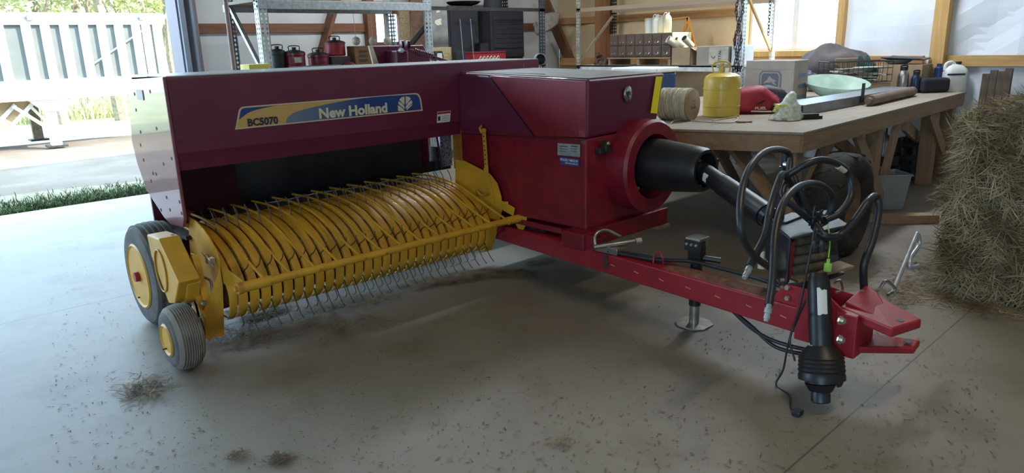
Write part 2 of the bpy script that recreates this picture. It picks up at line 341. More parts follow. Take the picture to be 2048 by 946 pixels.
# ---------------------------------------------------------------- outdoors
tag(MB().box(-60, 90, 9.5, 120, -.35, -.13).build('ground', 'field'), kind='structure')
tag(MB().box(-6, 10.35, 9.52, 9.62, -.14, -.004).build('slab_edge', 'floor'), kind='structure')
tag(MB().box(10.5, 90, -60, 9.4, -.35, -.15).build('field', 'field'), kind='structure')
rows = []
for i in range(31):
    y = 10.6 + (17.6-10.6)*i/30; rows.append([(-30 + 60*j/60, y + .18*math.sin(j*1.7)*(i in (0, 30)), -.03 + .02*math.sin(j*.9+i)) for j in range(61)])
tag(MB().sheet(rows, .2).build('gravel_drive', 'gravel', smooth=40), kind='structure')
tag(MB().box(-30, 30, 9.62, 11.2, -.16, -.035).build('verge', mat('verge_soil', (.16, .13, .08), .95, 0, 0, 6, col2=(.24, .22, .12))), kind='structure')
def blades(n, area, h, w, name, m, lean=.4, seed=1):
    rnd = random.Random(seed); mb = MB(); vs = []; fs = []
    for i in range(n):
        x, y, z = area(rnd); a = rnd.uniform(0, 6.28); hh = h*rnd.uniform(.5, 1.3); l = rnd.uniform(0, lean)*hh; b = rnd.uniform(0, 6.28)
        dx, dy = math.cos(a)*w, math.sin(a)*w; ox, oy = math.cos(b)*l, math.sin(b)*l; k = len(vs)
        vs += [(x-dx, y-dy, z), (x+dx, y+dy, z), (x+ox*.4+dx*.7, y+oy*.4+dy*.7, z+hh*.6), (x+ox*.4-dx*.7, y+oy*.4-dy*.7, z+hh*.6), (x+ox, y+oy, z+hh)]; fs += [(k, k+1, k+2, k+3), (k+3, k+2, k+4)]
    me = bpy.data.meshes.new(name); me.from_pydata(vs, [], fs); me.materials.append(M[m]); o = bpy.data.objects.new(name, me); C.objects.link(o); WL[o.name] = V(0, 0, 0); return o
def verge_area(r):
    x = r.uniform(-1.5, 3.2); y = 9.69 + abs(r.gauss(0, .42)); return x, y, -.04
tag(blades(9000, verge_area, .07, .006, 'grass_verge', 'grass', 1.2, 2), 'short green grass strip just beyond the slab edge', 'grass', None, 'stuff')
# trailer
TR = thing('grain_trailer', (1.5, 16.6, 0), 'white slatted semi trailer parked on its landing gear outside the doorway', 'trailer')
ty = 16.2; x1 = 5.36; zb, zt = .905, 2.50
b = MB(); b.box(-7, x1, ty+.05, ty+2.4, 1.05, zt-.05); b.build('body', 'trailgrey', TR, bevel=.01)
b = MB(); b.box(-7, x1+.05, ty, ty+.12, zb, 1.28).box(-7, x1+.05, ty-.02, ty+.1, zt-.22, zt).build('rail', 'trailwhite', TR, bevel=.01)
xs = [P(x, 110, Y=ty).x for x in (8, 62, 100, 138, 176, 212, 246, 280, 300, 322)]
xs = [-6.5+.62*i for i in range(int((xs[0]+6.5)/.62))] + xs
for q in xs: MB().box(q-.075, q+.075, ty-.03, ty+.06, 1.2, zt-.2).build('stake', 'trailwhite', TR, bevel=.008)
MB().tube([(-7, ty-.08, zt-.06), (x1+.05, ty-.08, zt-.06)], .03, 10).build('tarp_roll', 'trailwhite', TR, smooth=40)
for px in (58, 283): 
    q = P(px, 32, Y=ty-.1); MB().box(q.x-.05, q.x+.05, ty-.14, ty-.03, q.z-.08, q.z+.05).build('latch', 'steel', TR, bevel=.006)
q0 = P(180, 132, Y=ty-.05); q1 = P(283, 62, Y=ty-.05)
MB().bar(q0, q1, .02, .03).build('cord', 'steel', TR)
ch = MB(); ch.prism([(2.98, ty+.3, .92), (-.8, ty+.3, .92), (.3, ty+.3, .34), (2.35, ty+.3, .40)], (0, 1.6, 0)); ch.build('hopper', 'tan', TR, bevel=.01)
for k in range(3): MB().bar((1.9+.28*k, ty+.26, .46), (2.3+.28*k, ty+.26, .84), .03, .07).build('rib', 'trailwhite', TR)
MB().prism([(2.75, ty+.05, .92), (3.5, ty+.05, .92), (3.36, ty+.05, .68), (3.0, ty+.05, .68)], (0, .15, 0)).build('gusset', 'trailwhite', TR, bevel=.006)
for yy, mm in ((ty+.1, 'trailwhite'), (ty+1.7, 'bark')):
    l = MB().box(3.02, 3.2, yy, yy+.14, .0, .92); lo = l.build('landing_leg', mm, TR, bevel=.008)
    MB().box(2.94, 3.28, yy-.08, yy+.22, -.01, .03).build('foot', 'darksteel', lo, bevel=.005)
MB().bar(P(25, 212, Y=ty+.15), P(105, 262, Y=ty+.15), .04, .06).build('brace', 'trailwhite', TR)
MB().bar(P(60, 212, Y=ty+.3), P(108, 258, Y=ty+.3), .04, .05).build('brace', 'trailwhite', TR)
for k in range(2):
    tx = -4.6 + 1.3*k; w_ = MB().lathe((tx, ty+.1, .48), (0, 1, 0), [(0, .25), (0, .44), (.05, .5), (.25, .5), (.3, .44), (.3, .25)], 28).build('wheel', 'tyre', TR, smooth=40)
# woods
def trunk_mesh(h, r, seed, nm):
    rnd = random.Random(seed); p = [V(0, 0, 0)]
    for i in range(1, 8): p.append(V(p[-1].x + rnd.uniform(-.1, .1), p[-1].y + rnd.uniform(-.1, .1), h*i/7))
    mb = MB().tube(p, [r*(1-.09*i) for i in range(8)], 7)
    for i in range(5):
        s = p[rnd.randint(2, 6)]; a = rnd.uniform(0, 6.28); mb.tube([s, s + V(math.cos(a)*.5, math.sin(a)*.5, .5), s + V(math.cos(a)*.9, math.sin(a)*.9, 1.3)], [r*.4, r*.3, r*.12], 5)
    return mb
def crown_mb(h, R, seed, n=1500):
    rnd = random.Random(seed); mb = MB(); vs = []; fs = []
    cl = [(rnd.gauss(0, R*.5), rnd.gauss(0, R*.5), h + rnd.uniform(-R, R)) for _ in range(16)]
    for i in range(n):
        c = rnd.choice(cl); p = V(c[0]+rnd.gauss(0, .28*R), c[1]+rnd.gauss(0, .28*R), c[2]+rnd.gauss(0, .25*R)); s = rnd.uniform(.05, .13)
        a = V(rnd.uniform(-1, 1), rnd.uniform(-1, 1), rnd.uniform(-1, 1)).normalized()*s; b_ = a.orthogonal().normalized()*s*.7; k = len(vs)
        vs += [p-a, p-b_, p+a, p+b_]; fs += [(k, k+1, k+2, k+3)]
    return mb.add(vs, fs)
protos = []
for k in range(3):
    t = thing('woodland_tree', (0, 0, 0), '', 'tree', 'trees at the edge of the woods beyond the trailer')
    trunk_mesh(5.4, .13+.035*k, k+5, 'trunk').build('trunk', 'bark', t, smooth=50); crown_mb(4.4, .95, k+11, 800).build('crown', 'leaf', t); protos.append(t)
rnd = random.Random(3); first = set()
spots_ = []
for yy in (23.2, 26.0, 28.8, 31.6):
    xa, xb = P(-70, 100, Y=yy).x, P(352, 100, Y=yy).x; n_ = int((xb-xa)/1.25)
    spots_ += [(xa + (xb-xa)*(j+.5+.25*(yy > 25))/n_ + rnd.uniform(-.25, .25), yy + rnd.uniform(-.3, .3)) for j in range(n_)]
for i, (tx_, yy) in enumerate(spots_):
    k = i % 3; q = V(tx_, yy, 0); o = protos[k] if k not in first else copy_tree(protos[k]); first.add(k)
    o.location = (q.x, yy, -.14); o.rotation_euler = (0, 0, rnd.uniform(0, 6.28)); o.scale = (1, 1, rnd.uniform(.8, 1.15))
    o['label'] = 'slim bare-trunked tree with pale spring leaves in the woods beyond the trailer'
def brush_area(r): x = r.uniform(-2, 14); return x, r.uniform(24, 27), -.15
tag(blades(6000, brush_area, .55, .02, 'woodland_brush', 'leaf', .9, 5), 'pale undergrowth along the foot of the woods', 'brush', None, 'stuff')
# ---------------------------------------------------------------- the baler
B = thing('hay_baler', (2.6, 3.9, 0), 'large maroon square hay baler with yellow pickup reel standing on the concrete', 'hay baler')
def yz(poly, x, t, name, m, par=B, **k): return MB().prism([(x, a, b) for a, b in poly], (t, 0, 0)).build(name, m, par, **k)
def disc(c, ax, r, t, name, m, par, n=14, **k):
    c = Vector(c); a = Vector(ax).normalized(); return MB().lathe(c, a, [(0, r), (t, r)], n).build(name, m, par, **k)
YF = 4.35                                        # front face of the feeder housing
# end plate, outer side faces -X
ep = yz([(4.35, 1.572), (5.02, 1.548), (5.08, 1.35), (5.13, 1.15), (5.10, 1.02), (4.99, .84), (4.72, .70), (4.62, .672), (4.40, .688), (4.35, .75)], 1.40, .02, 'end_plate', 'gloss', bevel=.006)
hl = MB()
for px, py in ((300, 183), (269, 188), (313, 257), (281, 290), (281, 264), (287, 320), (327, 328), (306, 347), (312, 348), (272, 220), (333, 395), (340, 420), (322, 420), (302, 362), (363, 427), (343, 317), (359, 404)):
    q = P(px, py, X=1.4); hl.lathe((1.398, q.y, q.z), (1, 0, 0), [(0, .011), (.004, .011)], 8)
hl.build('bolt_holes', 'darksteel', ep)
q = P(281, 190, X=1.4); MB().box(1.395, 1.399, q.y-.055, q.y+.055, q.z-.03, q.z+.03).build('sticker', 'label', ep); ep.children[-1]['label'] = 'white rectangular sticker'
# front panel: flat, folded back slightly along the foot, rolled top edge
prof = [(4.43, 1.572), (4.37, 1.572), (4.354, 1.566), (4.35, 1.55), (4.35, 1.135), (4.353, 1.13), (4.375, 1.03), (4.40, 1.03)]
def panel(x0, x1, name, pr_, m='maroon', par=B):
    mb = MB(); mb.sheet([[(x0, a, b) for a, b in pr_], [(x1, a, b) for a, b in pr_]], .004, (0, -1, 0)); return mb.build(name, m, par, smooth=30)
fp = panel(1.42, 3.552, 'front_panel', prof)
fp2 = panel(3.556, 4.24, 'side_panel', prof[:4] + [(4.35, 1.40)])
fp3 = panel(4.246, 4.42, 'side_panel', prof[:4] + [(4.35, 1.40)])
MB().box(1.42, 4.42, 4.36, 5.0, 1.569, 1.576).build('top_panel', 'maroon_sheen', B, bevel=.002)  # header top, paled to paint in its sky reflection
MB().box(4.40, 4.42, 4.36, 5.0, 1.30, 1.57).build('closing_panel', 'maroon', B, bevel=.002)
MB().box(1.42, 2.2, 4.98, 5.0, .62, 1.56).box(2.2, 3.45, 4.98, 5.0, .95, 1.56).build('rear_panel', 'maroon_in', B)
ox = lambda p: P(p, 300, Y=5.0).x
# black rubber curtain bulging out under the housing
rows = []
for i in range(15):
    x = 1.98 + (ox(836)-1.98)*i/14
    rows.append([(x, 4.97 - .13*math.sin(math.pi*min(1, max(0, i/14)))*math.sin(math.pi*(j/9)) - .02*math.sin(x*9), .63 + (1.25-.63)*j/9) for j in range(10)])
MB().sheet(rows, .012, (0, -1, 0)).build('rubber_curtain', mat('curtain_rubber', (.02, .02, .022), .4, 0, .3, 6, bump=.1, bs=6), B, smooth=50)
MB().bar((1.78, 4.93, 1.22), (2.12, 4.93, .98), .03, .05, (0, 1, 0)).bar((1.80, 4.93, .98), (2.12, 4.93, 1.22), .03, .05, (0, 1, 0)).build('cross_brace', 'maroon', B, bevel=.004)
MB().box(1.42, 3.54, 4.42, 5.0, .60, .625).build('deck', 'grimedeck', B)
# stuff seen in the feed opening
ox = lambda p: P(p, 300, Y=5.0).x
MB().box(ox(909), ox(928), 4.97, 5.02, .63, 1.3).build('slotted_channel', 'yellow2', B, bevel=.003)
MB().box(ox(884), ox(906), 5.02, 5.06, .66, 1.4).build('guide_plate', mat('speckled_plate', (.30, .33, .40), .4, .4, .6, 60), B)
MB().tube(catmull([(ox(862), 4.99, 1.2), (ox(866), 4.95, 1.0), (ox(874), 4.97, .82), (ox(878), 4.97, .66)]), .009, 8).build('hose', 'rubber', B, smooth=40)
MB().box(ox(840), ox(906), 5.04, 5.1, .63, .72).box(ox(872), ox(878), 5.0, 5.1, .66, .85).build('linkage', 'darksteel', B, bevel=.004)
MB().box(ox(838), ox(866), 5.06, 5.12, .70, 1.4).build('feed_guide', 'maroon', B, bevel=.004)
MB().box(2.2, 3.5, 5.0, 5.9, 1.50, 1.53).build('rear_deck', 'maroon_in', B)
# ------- decal
def D(px, py, off=.0035): q = P(px, py, Y=YF); return V(q.x, YF-off, q.z)
Z5 = lambda a, b: (440+a/4.18, 150+b/4.18)
def decal(pts, off, m, name):
    mb = MB(); vs = [D(*Z5(a, b), off=off) for a, b in pts]; mb.add(vs, [tuple(range(len(vs)))]); return mb.build(name, m, fp)
def curve2(pts, k=5): return [(q.x, q.y) for q in catmull([(a, b, 0) for a, b in pts], k)]
outer = [(122, 456), (128, 436), (150, 318)] + curve2([(150, 315), (160, 285), (178, 269), (205, 263)])[1:] + [(1625, 151)] + curve2([(1625, 151), (1655, 158), (1672, 185), (1678, 205)])[1:] + [(1692, 298)]
decal(outer, .0046, 'creamdecal', 'decal')
inner = [(134, 446), (140, 434), (158, 322)] + curve2([(158, 318), (168, 292), (183, 277), (207, 271)])[1:] + [(1624, 159)] + curve2([(1624, 159), (1648, 165), (1662, 187), (1669, 207)])[1:] + [(1682, 291)]
decal(inner, .0056, 'tandecal', 'decal')
decal([(156, 372)] + [(164, 322)] + curve2([(164, 318), (172, 296), (186, 281), (209, 275)], 3)[1:] + [(700, 237)] + curve2([(700, 237), (520, 250), (380, 272), (250, 308), (156, 372)], 5)[1:-1], .0066, 'bluedecal', 'swoosh')
gmat = mat('decal_blue_fade', (.018, .055, .20), .35); gN = gmat.node_tree; g1 = gN.nodes.new('ShaderNodeTexCoord'); g2 = gN.nodes.new('ShaderNodeSeparateXYZ'); g3 = gN.nodes.new('ShaderNodeMapRange'); g4 = gN.nodes.new('ShaderNodeMixRGB')
gN.links.new(g1.outputs['Object'], g2.inputs[0]); gN.links.new(g2.outputs[0], g3.inputs['Value']); g3.inputs['From Min'].default_value = -.52; g3.inputs['From Max'].default_value = .10
gN.links.new(g3.outputs[0], g4.inputs[0]); g4.inputs[1].default_value = (.17, .22, .28, 1); g4.inputs[2].default_value = (.018, .055, .20, 1); gN.links.new(g4.outputs[0], gN.nodes['Principled BSDF'].inputs['Base Color'])
up = curve2([(545, 402), (560, 358), (610, 318), (700, 287), (850, 252), (1050, 213), (1250, 186), (1500, 168)], 5)
decal(up + [(1622, 162)] + curve2([(1622, 162), (1645, 168), (1659, 190), (1666, 210)], 3)[1:] + [(1678, 288)], .0066, gmat, 'swoosh')
def onpanel(px0, py0, px1, py1, cap):     # baseline between two pixels, cap height in metres
    a = D(px0, py0, .0086); b = D(px1, py1, .0086)
    return lambda s, t: a + (b-a)*s + V(0, 0, 1)*cap*t
a, b_ = Z5(826, 368), Z5(1395, 313)
pos = onpanel(*a, *b_, .070); text('lettering', 'New Holland', lambda s, t: pos(s, t) + V(.002, .001, -.002), 'textdark', fp, 0, 1, 0, 1, .055)
pos2 = onpanel(*a, *b_, .070); text('lettering', 'New Holland', lambda s, t: pos2(s, t) - V(0, .0012, 0), 'creamdecal', fp, 0, 1, 0, 1, .042)
a, b_ = Z5(230, 432), Z5(485, 408)
pos3 = onpanel(*a, *b_, .049); text('lettering', 'BC5070', pos3, 'textdark', fp, 0, 1, 0, 1, .045)
# leaf emblem: five ribs of a stylised leaf
def leafp(pts): decal(pts, .0090, 'creamdecal', 'leaf_emblem')
leafp([(1538, 300), (1483, 300), (1480, 250), (1500, 262), (1522, 280)])
leafp([(1538, 285), (1484, 240), (1488, 218), (1515, 235), (1536, 262)])
leafp([(1536, 250), (1492, 208), (1508, 188), (1537, 178)])
leafp([(1546, 250), (1590, 200), (1578, 184), (1546, 177)])
leafp([(1546, 285), (1602, 232), (1598, 210), (1570, 228), (1547, 262)])
leafp([(1552, 298), (1600, 252), (1602, 240), (1560, 275)])
# warning label
def rect_label(px, par, name, m, off=.004, X=None, Y=None):
    vs = []
    for a, b in px:
        q = P(a, b, X=X, Y=Y); vs.append(q + (V(-off, 0, 0) if X is not None else V(0, -off, 0)))
    return MB().add(vs, [(0, 1, 2, 3)]).build(name, m, par)
wl = rect_label([(873, 246), (874, 224), (901, 221), (899, 243)], fp, 'warning_label', 'label', .004, Y=YF); wl['label'] = 'small white and red warning sticker'
rect_label([(874, 229), (874.2, 225), (900, 222), (900, 226)], fp, 'warning_label', 'brightred', .005, Y=YF)
rect_label([(875, 242), (875, 233), (880, 232), (880, 241)], fp, 'warning_label', 'textdark', .005, Y=YF)
for k in range(4): rect_label([(883, 233+3*k), (883, 232+3*k), (898, 230.3+3*k), (898, 231.2+3*k)], fp, 'warning_label', 'greydecal', .005, Y=YF)
q = D(914, 228); MB().lathe((q.x, YF, q.z), (0, -1, 0), [(0, .012), (.004, .010)], 12).build('bolt', 'maroon', fp, smooth=30)
q = D(359, 283); MB().lathe((q.x, YF, q.z), (0, -1, 0), [(0, .014), (.004, .012)], 12).build('bolt', 'maroon', fp, smooth=30)
# ------- gearbox housing and hood
BX0, BX1, BY0 = 3.55, 4.39, 3.07
gb = MB().prism([(BX0, BY0, .47), (BX0, BY0, 1.09), (BX1, BY0, 1.10), (BX1, BY0, .47)], (0, 1.29, 0)).build('gearbox_housing', 'red', B, bevel=.012)
hp = MB(); T = [(3.538, 3.045, 1.468), (4.378, 3.045, 1.472), (4.378, 4.36, 1.50), (3.538, 4.36, 1.50)]; Bm = [(3.538, 3.055, 1.092), (4.30, 3.055, 1.112), (4.36, 4.36, 1.06), (3.538, 4.36, 1.045)]
hp.add(Bm+T, [(3, 2, 1, 0), (4, 5, 6, 7), (0, 1, 5, 4), (1, 2, 6, 5), (2, 3, 7, 6), (3, 0, 4, 7)])
hd_ = hp.build('hood', 'maroon', B, bevel=.022, seg=3)
MB().add([(3.57, 3.075, 1.4735), (4.35, 3.075, 1.4775), (4.35, 4.34, 1.5045), (3.57, 4.34, 1.5045)], [(0, 1, 2, 3)]).build('sheen_top', 'maroon_sheen', hd_)  # pale sheet painting in the sheen on the hood top
# raised hood side with its slanting rear edge
yz([(3.06, 1.10), (3.056, 1.455), (3.975, 1.482), (3.52, 1.078)], 3.530, .01, 'hood_side', 'red', hd_, bevel=.004)
MB().bar((3.528, 3.99, 1.485), (3.528, 3.528, 1.072), .006, .006).build('seam', 'black', hd_)
MB().bar((3.72, 3.6, 1.488), (3.60, 4.30, 1.502), .012, .004).build('seam', 'black', hd_)
MB().add([(3.535, 3.06, 1.085), (3.535, 4.3, 1.04), (3.535, 4.3, 1.035), (3.535, 3.06, 1.08)], [(0, 1, 2, 3)]).build('seam', 'black', hd_)
rl = MB().add([P(a, b, Y=3.035) for a, b in ((1312, 153), (1325, 153), (1314, 227), (1301, 226))], [(0, 1, 2, 3)]).build('reflective_strip', 'reflect', hd_); rl['label'] = 'bright yellow reflective strip'
e = MB(); c = P(1255, 188, Y=3.04)
e.add([c + V(math.cos(a)*.046, -.006+0*a, math.sin(a)*.054) for a in [2*math.pi*k/28 for k in range(28)]] + [c + V(math.cos(a)*.036, -.012, math.sin(a)*.043) for a in [2*math.pi*k/28 for k in range(28)]], [(k, (k+1) % 28, 28+(k+1) % 28, 28+k) for k in range(28)] + [tuple(range(28, 56))])
em = e.build('emblem', 'chrome', hd_, smooth=30); em['label'] = 'oval chrome leaf emblem'
lf = MB()
for k in range(5):
    t = -1+k*.5; lf.add([c + V(t*.003, -.014, -.034), c + V(t*.026-.005, -.014, .012), c + V(t*.028, -.014, .030-.012*abs(t)), c + V(t*.020+.003, -.014, .008)], [(0, 1, 2, 3)])
lf.build('emblem', 'darksteel', hd_)
# flywheel shield ring
rc = V(4.07, 2.90, .855)
MB().lathe(rc, (0, 1, 0), [(0, .305), (.02, .322), (.17, .324), (.17, .205), (.06, .200), (.03, .21), (0, .225)], 56, closed=True).build('flywheel_shield', 'red', B, smooth=35)
MB().lathe(rc + V(0, .12, 0), (0, 1, 0), [(0, .2), (.02, .21)], 40).build('flywheel', 'red', B)
for a in (-.5, 3.8): 
    q = rc + V(math.cos(a)*.21, .02, math.sin(a)*.21); MB().lathe(q, (0, -1, 0), [(0, .012), (.012, .012)], 8).build('bolt', 'zinc', B)
cone = MB().lathe((4.085, 2.96, .865), V(-.03, -.52, .01), [(0, .178), (.04, .182), (.10, .18), (.38, .153), (.45, .146), (.475, .132), (.475, .112), (.40, .10), (.40, .03)], 48).build('shaft_cone', 'black', B, smooth=30)
cone['label'] = 'black plastic cone over the driveline joint'
for a in (0.4, 1.4, 2.5, 4.0, 5.2):
    q = V(4.105, 2.96, .865) + V(-.03, -.52, .01).normalized()*.45 + V(math.cos(a)*.124, 0, math.sin(a)*.124); MB().box(q.x-.012, q.x+.012, q.y-.028, q.y-.018, q.z-.01, q.z+.01).build('vent_slot', 'darksteel', cone)
MB().tube([(4.09, 2.62, .865), (4.07, 2.50, .856), (4.05, 2.44, .85)], [.05, .062, .05], 14).build('joint', 'darksteel', B, smooth=30)
# decals and latch on the housing
idp = rect_label([(1116, 310), (1116, 286), (1161, 289), (1161, 314)], gb, 'serial_plate', 'galv', .004, X=3.546); idp['label'] = 'silver serial plate'
for r_ in range(3):
    for k in range(2): rect_label([(1120+22*k, 293+5*r_), (1120+22*k, 291.5+5*r_), (1136+20*k, 292.5+5*r_), (1136+20*k, 294+5*r_)], gb, 'serial_plate', 'darksteel' if r_ == 0 else 'greydecal', .005, X=3.546)
ml = rect_label([(1121, 329), (1120, 313), (1160, 318), (1159, 333)], gb, 'maker_label', 'labelblue', .004, X=3.546); ml['label'] = 'blue and white sticker'
A0 = P(1122, 321, X=3.546); A1 = P(1157, 325, X=3.546)
text('lettering', 'PROUDLY MADE IN', lambda s, t: V(3.539, 0, 0) + (V(0, A0.y, A0.z)*(1-s) + V(0, A1.y, A1.z)*s) + V(0, 0, .017*t), 'label', gb, 0, 1, 0, 1, .02)
A2 = P(1132, 327.5, X=3.546); A3 = P(1157, 330.5, X=3.546)
text('lettering', 'NEW HOLLAND, PA', lambda s, t: V(3.539, 0, 0) + (V(0, A2.y, A2.z)*(1-s) + V(0, A3.y, A3.z)*s) + V(0, 0, .012*t), 'label', gb, 0, 1, 0, 1, .02)
lt = MB(); q = P(1203, 298, Y=3.05); lt.box(q.x-.045, q.x+.075, 3.02, 3.07, q.z-.028, q.z+.012).box(q.x-.01, q.x+.03, 3.0, 3.05, q.z-.01, q.z+.055)
lo = lt.build('latch', 'darksteel', gb, bevel=.006); MB().lathe((q.x+.01, 3.0, q.z+.04), (0, -1, 0), [(0, .014), (.01, .010)], 10).build('bolt', 'zinc', gb)
for px, py in ((1190, 338), (1137, 388), (1175, 430), (1209, 455)):
    q = P(px, py, Y=3.068) if px > 1172 else P(px, py, X=3.548)
    MB().ball(q, .007, 8).build('rivet', 'darksteel', gb)
MB().box(3.86, 3.875, 3.045, 3.07, .74, 1.0).build('edge_strip', 'red', gb, bevel=.004)
# ------- tongue
n0, n1 = V(3.60, 4.30, 0), V(3.262, 1.22, 0); dr = (n1-n0).normalized(); sd = V(-dr.y, dr.x, 0)
if sd.x < 0: sd = -sd
bm_ = MB().add([n0+V(0, 0, .235), n0+sd*.16+V(0, 0, .235), n0+sd*.16+V(0, 0, .36), n0+V(0, 0, .36), n1+V(0, 0, .268), n1+sd*.16+V(0, 0, .268), n1+sd*.16+V(0, 0, .405), n1+V(0, 0, .405)],
     [(0, 3, 2, 1), (4, 5, 6, 7), (0, 1, 5, 4), (1, 2, 6, 5), (2, 3, 7, 6), (3, 0, 4, 7)])
tg = bm_.build('tongue', 'brightred', B, bevel=.008)
# dust lying along the top of the tongue, welds along its side
k0 = n0 + (n1-n0)*.52; k1 = n0+(n1-n0)*.90
MB().add([k0+sd*.02+V(0, 0, .383), k0+sd*.14+V(0, 0, .383), k1+sd*.14+V(0, 0, .4015), k1+sd*.02+V(0, 0, .4015)], [(0, 1, 2, 3)]).build('dust', mat('tongue_dust', (.22, .10, .06), .9, 0, .3, 20), tg)
for k in range(7):
    q = n0 + (n1-n0)*(.50+.065*k) - sd*.0 + V(0, 0, .325+.002*k); MB().bar(q, q + dr*.035 + V(0, 0, -.006), .006, .004).build('weld', 'tandecal', tg)
# support block under the housing corner, cross member
MB().box(3.44, 3.64, 3.00, 3.20, .36, .475).build('support_block', 'red', B, bevel=.010)
MB().box(3.46, 3.56, 2.90, 3.04, .37, .47).build('pivot_block', 'red', B, bevel=.008)
MB().box(3.64, 4.42, 3.02, 3.06, .375, .485).box(3.64, 4.42, 3.02, 3.18, .365, .378).build('cross_member', 'red', B, bevel=.004)
MB().box(4.28, 4.42, 3.0, 3.14, .345, .365).build('wood_shim', 'lumber', B)
MB().box(3.60, 4.35, 3.5, 4.30, .36, .40).build('frame_rail', 'darksteel', B, bevel=.005)
MB().box(3.55, 3.70, 3.3, 4.30, .405, .445).build('frame_rail', 'red', B, bevel=.005)
# bearing clamp with a bolt on the beam
hk = MB(); hk.box(3.44, 3.54, 2.72, 2.90, .385, .43); hk.tube([(3.38, 2.86, .43), (3.60, 2.70, .455)], .016, 10); hk.tube(catmull([(3.40, 2.86, .42), (3.42, 2.88, .50), (3.50, 2.86, .52), (3.58, 2.80, .47)]), .012, 8)
hk.build('drawbar_pin', 'steel', B, smooth=30, bevel=.003)
MB().lathe((3.62, 2.69, .455), (.8, -.55, .1), [(-.02, .022), (.02, .022)], 10).build('bolt', 'zinc', B)
MB().bar((3.42, 2.80, .385), (3.405, 2.78, .30), .022, .008).build('strap', 'rubber', B)
q = V(3.46, 2.42, .39); MB().tube(catmull([q+V(-.01, .03, 0), q+V(0, .03, .05), q+V(0, .0, .075), q+V(0, -.03, .05), q+V(.01, -.03, 0)]), .006, 8).build('hose_guide', 'brightred', tg, smooth=40)
MB().tube(catmull([(3.45, 2.80, .40), (3.47, 2.6, .40), (3.48, 2.42, .41), (3.52, 2.25, .43), (3.54, 2.10, .425), (3.53, 1.85, .42), (3.47, 1.6, .42)]), .012, 8).build('hose', 'rubber', B, smooth=40)
MB().tube(catmull([(3.47, 2.80, .40), (3.50, 2.6, .405), (3.50, 2.42, .412), (3.54, 2.25, .42), (3.57, 2.10, .415)]), .009, 8).build('hose', 'rubber', B, smooth=40)
# jack
JX, JY = 3.61, 2.25
jk = MB().lathe((JX, JY, .13), (0, 0, 1), [(0, .036), (.36, .036)], 20).build('jack', 'black', B, smooth=30)
MB().lathe((JX, JY, .01), (0, 0, 1), [(0, .03), (.13, .03)], 18).build('jack_tube', 'steel', jk, smooth=30)
pl = MB().prism([(JX-.10, JY-.06, .0), (JX-.05, JY-.10, .0), (JX+.06, JY-.10, 0), (JX+.11, JY-.05, 0), (JX+.11, JY+.05, 0), (JX+.05, JY+.1, 0), (JX-.06, JY+.1, 0), (JX-.10, JY+.05, 0)], (0, 0, .012)).build('jack_foot', 'steel', jk, bevel=.003)
MB().box(JX-.055, JX+.055, JY-.05, JY+.05, .505, .562).build('jack_head', 'steel', jk, bevel=.006)
MB().box(JX-.055, JX+.0, JY-.057, JY-.05, .485, .545).box(JX-.062, JX-.055, JY-.05, JY+.05, .485, .55).build('jack_head', 'black', jk, bevel=.003)
for k in (-.032, 0, .032): MB().lathe((JX-.062, JY+k, .525), (-1, 0, 0), [(0, .010), (.007, .008)], 10).build('rivet', 'zinc', jk)
MB().box(JX-.035, JX+.035, JY-.04, JY+.04, .40, .50).build('bracket', 'black', jk, bevel=.004)
MB().tube([(JX+.02, JY-.03, .43), (JX+.07, JY-.12, .42)], .018, 10).build('jack_handle', 'rubber', jk, smooth=30)
# ------- stand at the front of the tongue
ZS = .75
A, Bq, Cq, Dq = V(3.56, 1.80, ZS), V(3.285, 1.535, ZS), V(3.72, 1.427, ZS), V(3.97, 1.655, ZS)
st = MB().prism([A, Bq, Cq, Dq], (0, 0, -.012)).build('shaft_stand', mat('dusty_stand', (.075, .075, .08), .55, 0, .3, 20), B, bevel=.004); st['label'] = 'black sheet steel stand on the tongue'
dn = V(0, 0, -1)
MB().prism([A, Bq, Bq+dn*.30, A+dn*.22+V(.02, 0, 0)], V(.008, -.008, 0)).build('side_plate', 'blackpaint', st, bevel=.004)
MB().prism([Dq, Dq+V(-.05, -.045, 0), Cq+dn*.26+V(.06, .05, 0), Dq+dn*.26], V(.008, -.004, 0)).build('side_plate', 'blackpaint', st)
MB().prism([Bq+V(.02, 0, -.30), Cq+V(0, 0, -.26), Dq+V(0, 0, -.26), A+V(0, 0, -.24)], (0, 0, -.012)).build('base_plate', 'darksteel', st)
MB().prism([Bq+V(.03, .01, -.03), Bq+V(.065, .0, -.03), Bq+V(.055, .0, -.20), Bq+V(.03, 0, -.24)], (0.004, .006, 0)).build('guard_plate', 'red', st)
cl = MB()   # dusty grip matting rolled inside the stand
for k in range(4): cl.tube(catmull([Bq+V(.14, .05, -.06-.05*k), Bq+V(.28, -.03, -.05-.05*k), Bq+V(.42, .0, -.07-.05*k), Bq+V(.50, .12, -.08-.05*k)]), .026, 8)
cl.build('rolled_boot', mat('dusty_boot', (.10, .08, .055), .95, 0, .3, 20), st, smooth=50)
MB().bar(Bq+V(.12, .03, -.25), Cq+V(.02, .0, -.22), .10, .012).build('shelf_plate', 'lumber', st)
sl = MB()
for k in range(5):
    q = A + (Bq-A)*.35 + dn*(.05+.035*k) - V(.006, -.004, 0); sl.bar(q, q+dn*.018, .004, .014)
sl.build('slots', 'galv', st)
for dz in (.235, .275):
    q = Bq + (A-Bq)*.12 + dn*dz; MB().lathe(q, (-.7, .7, 0), [(-.004, .013), (.012, .010)], 8).build('bolt', 'zinc', st)
MB().lathe(A + (Bq-A)*.30 + V(-.03, .03, -.24), (0, 0, 1), [(0, .022), (.05, .022), (.055, .012), (.09, .012)], 10).build('hose_coupler', 'cream', st, smooth=30)
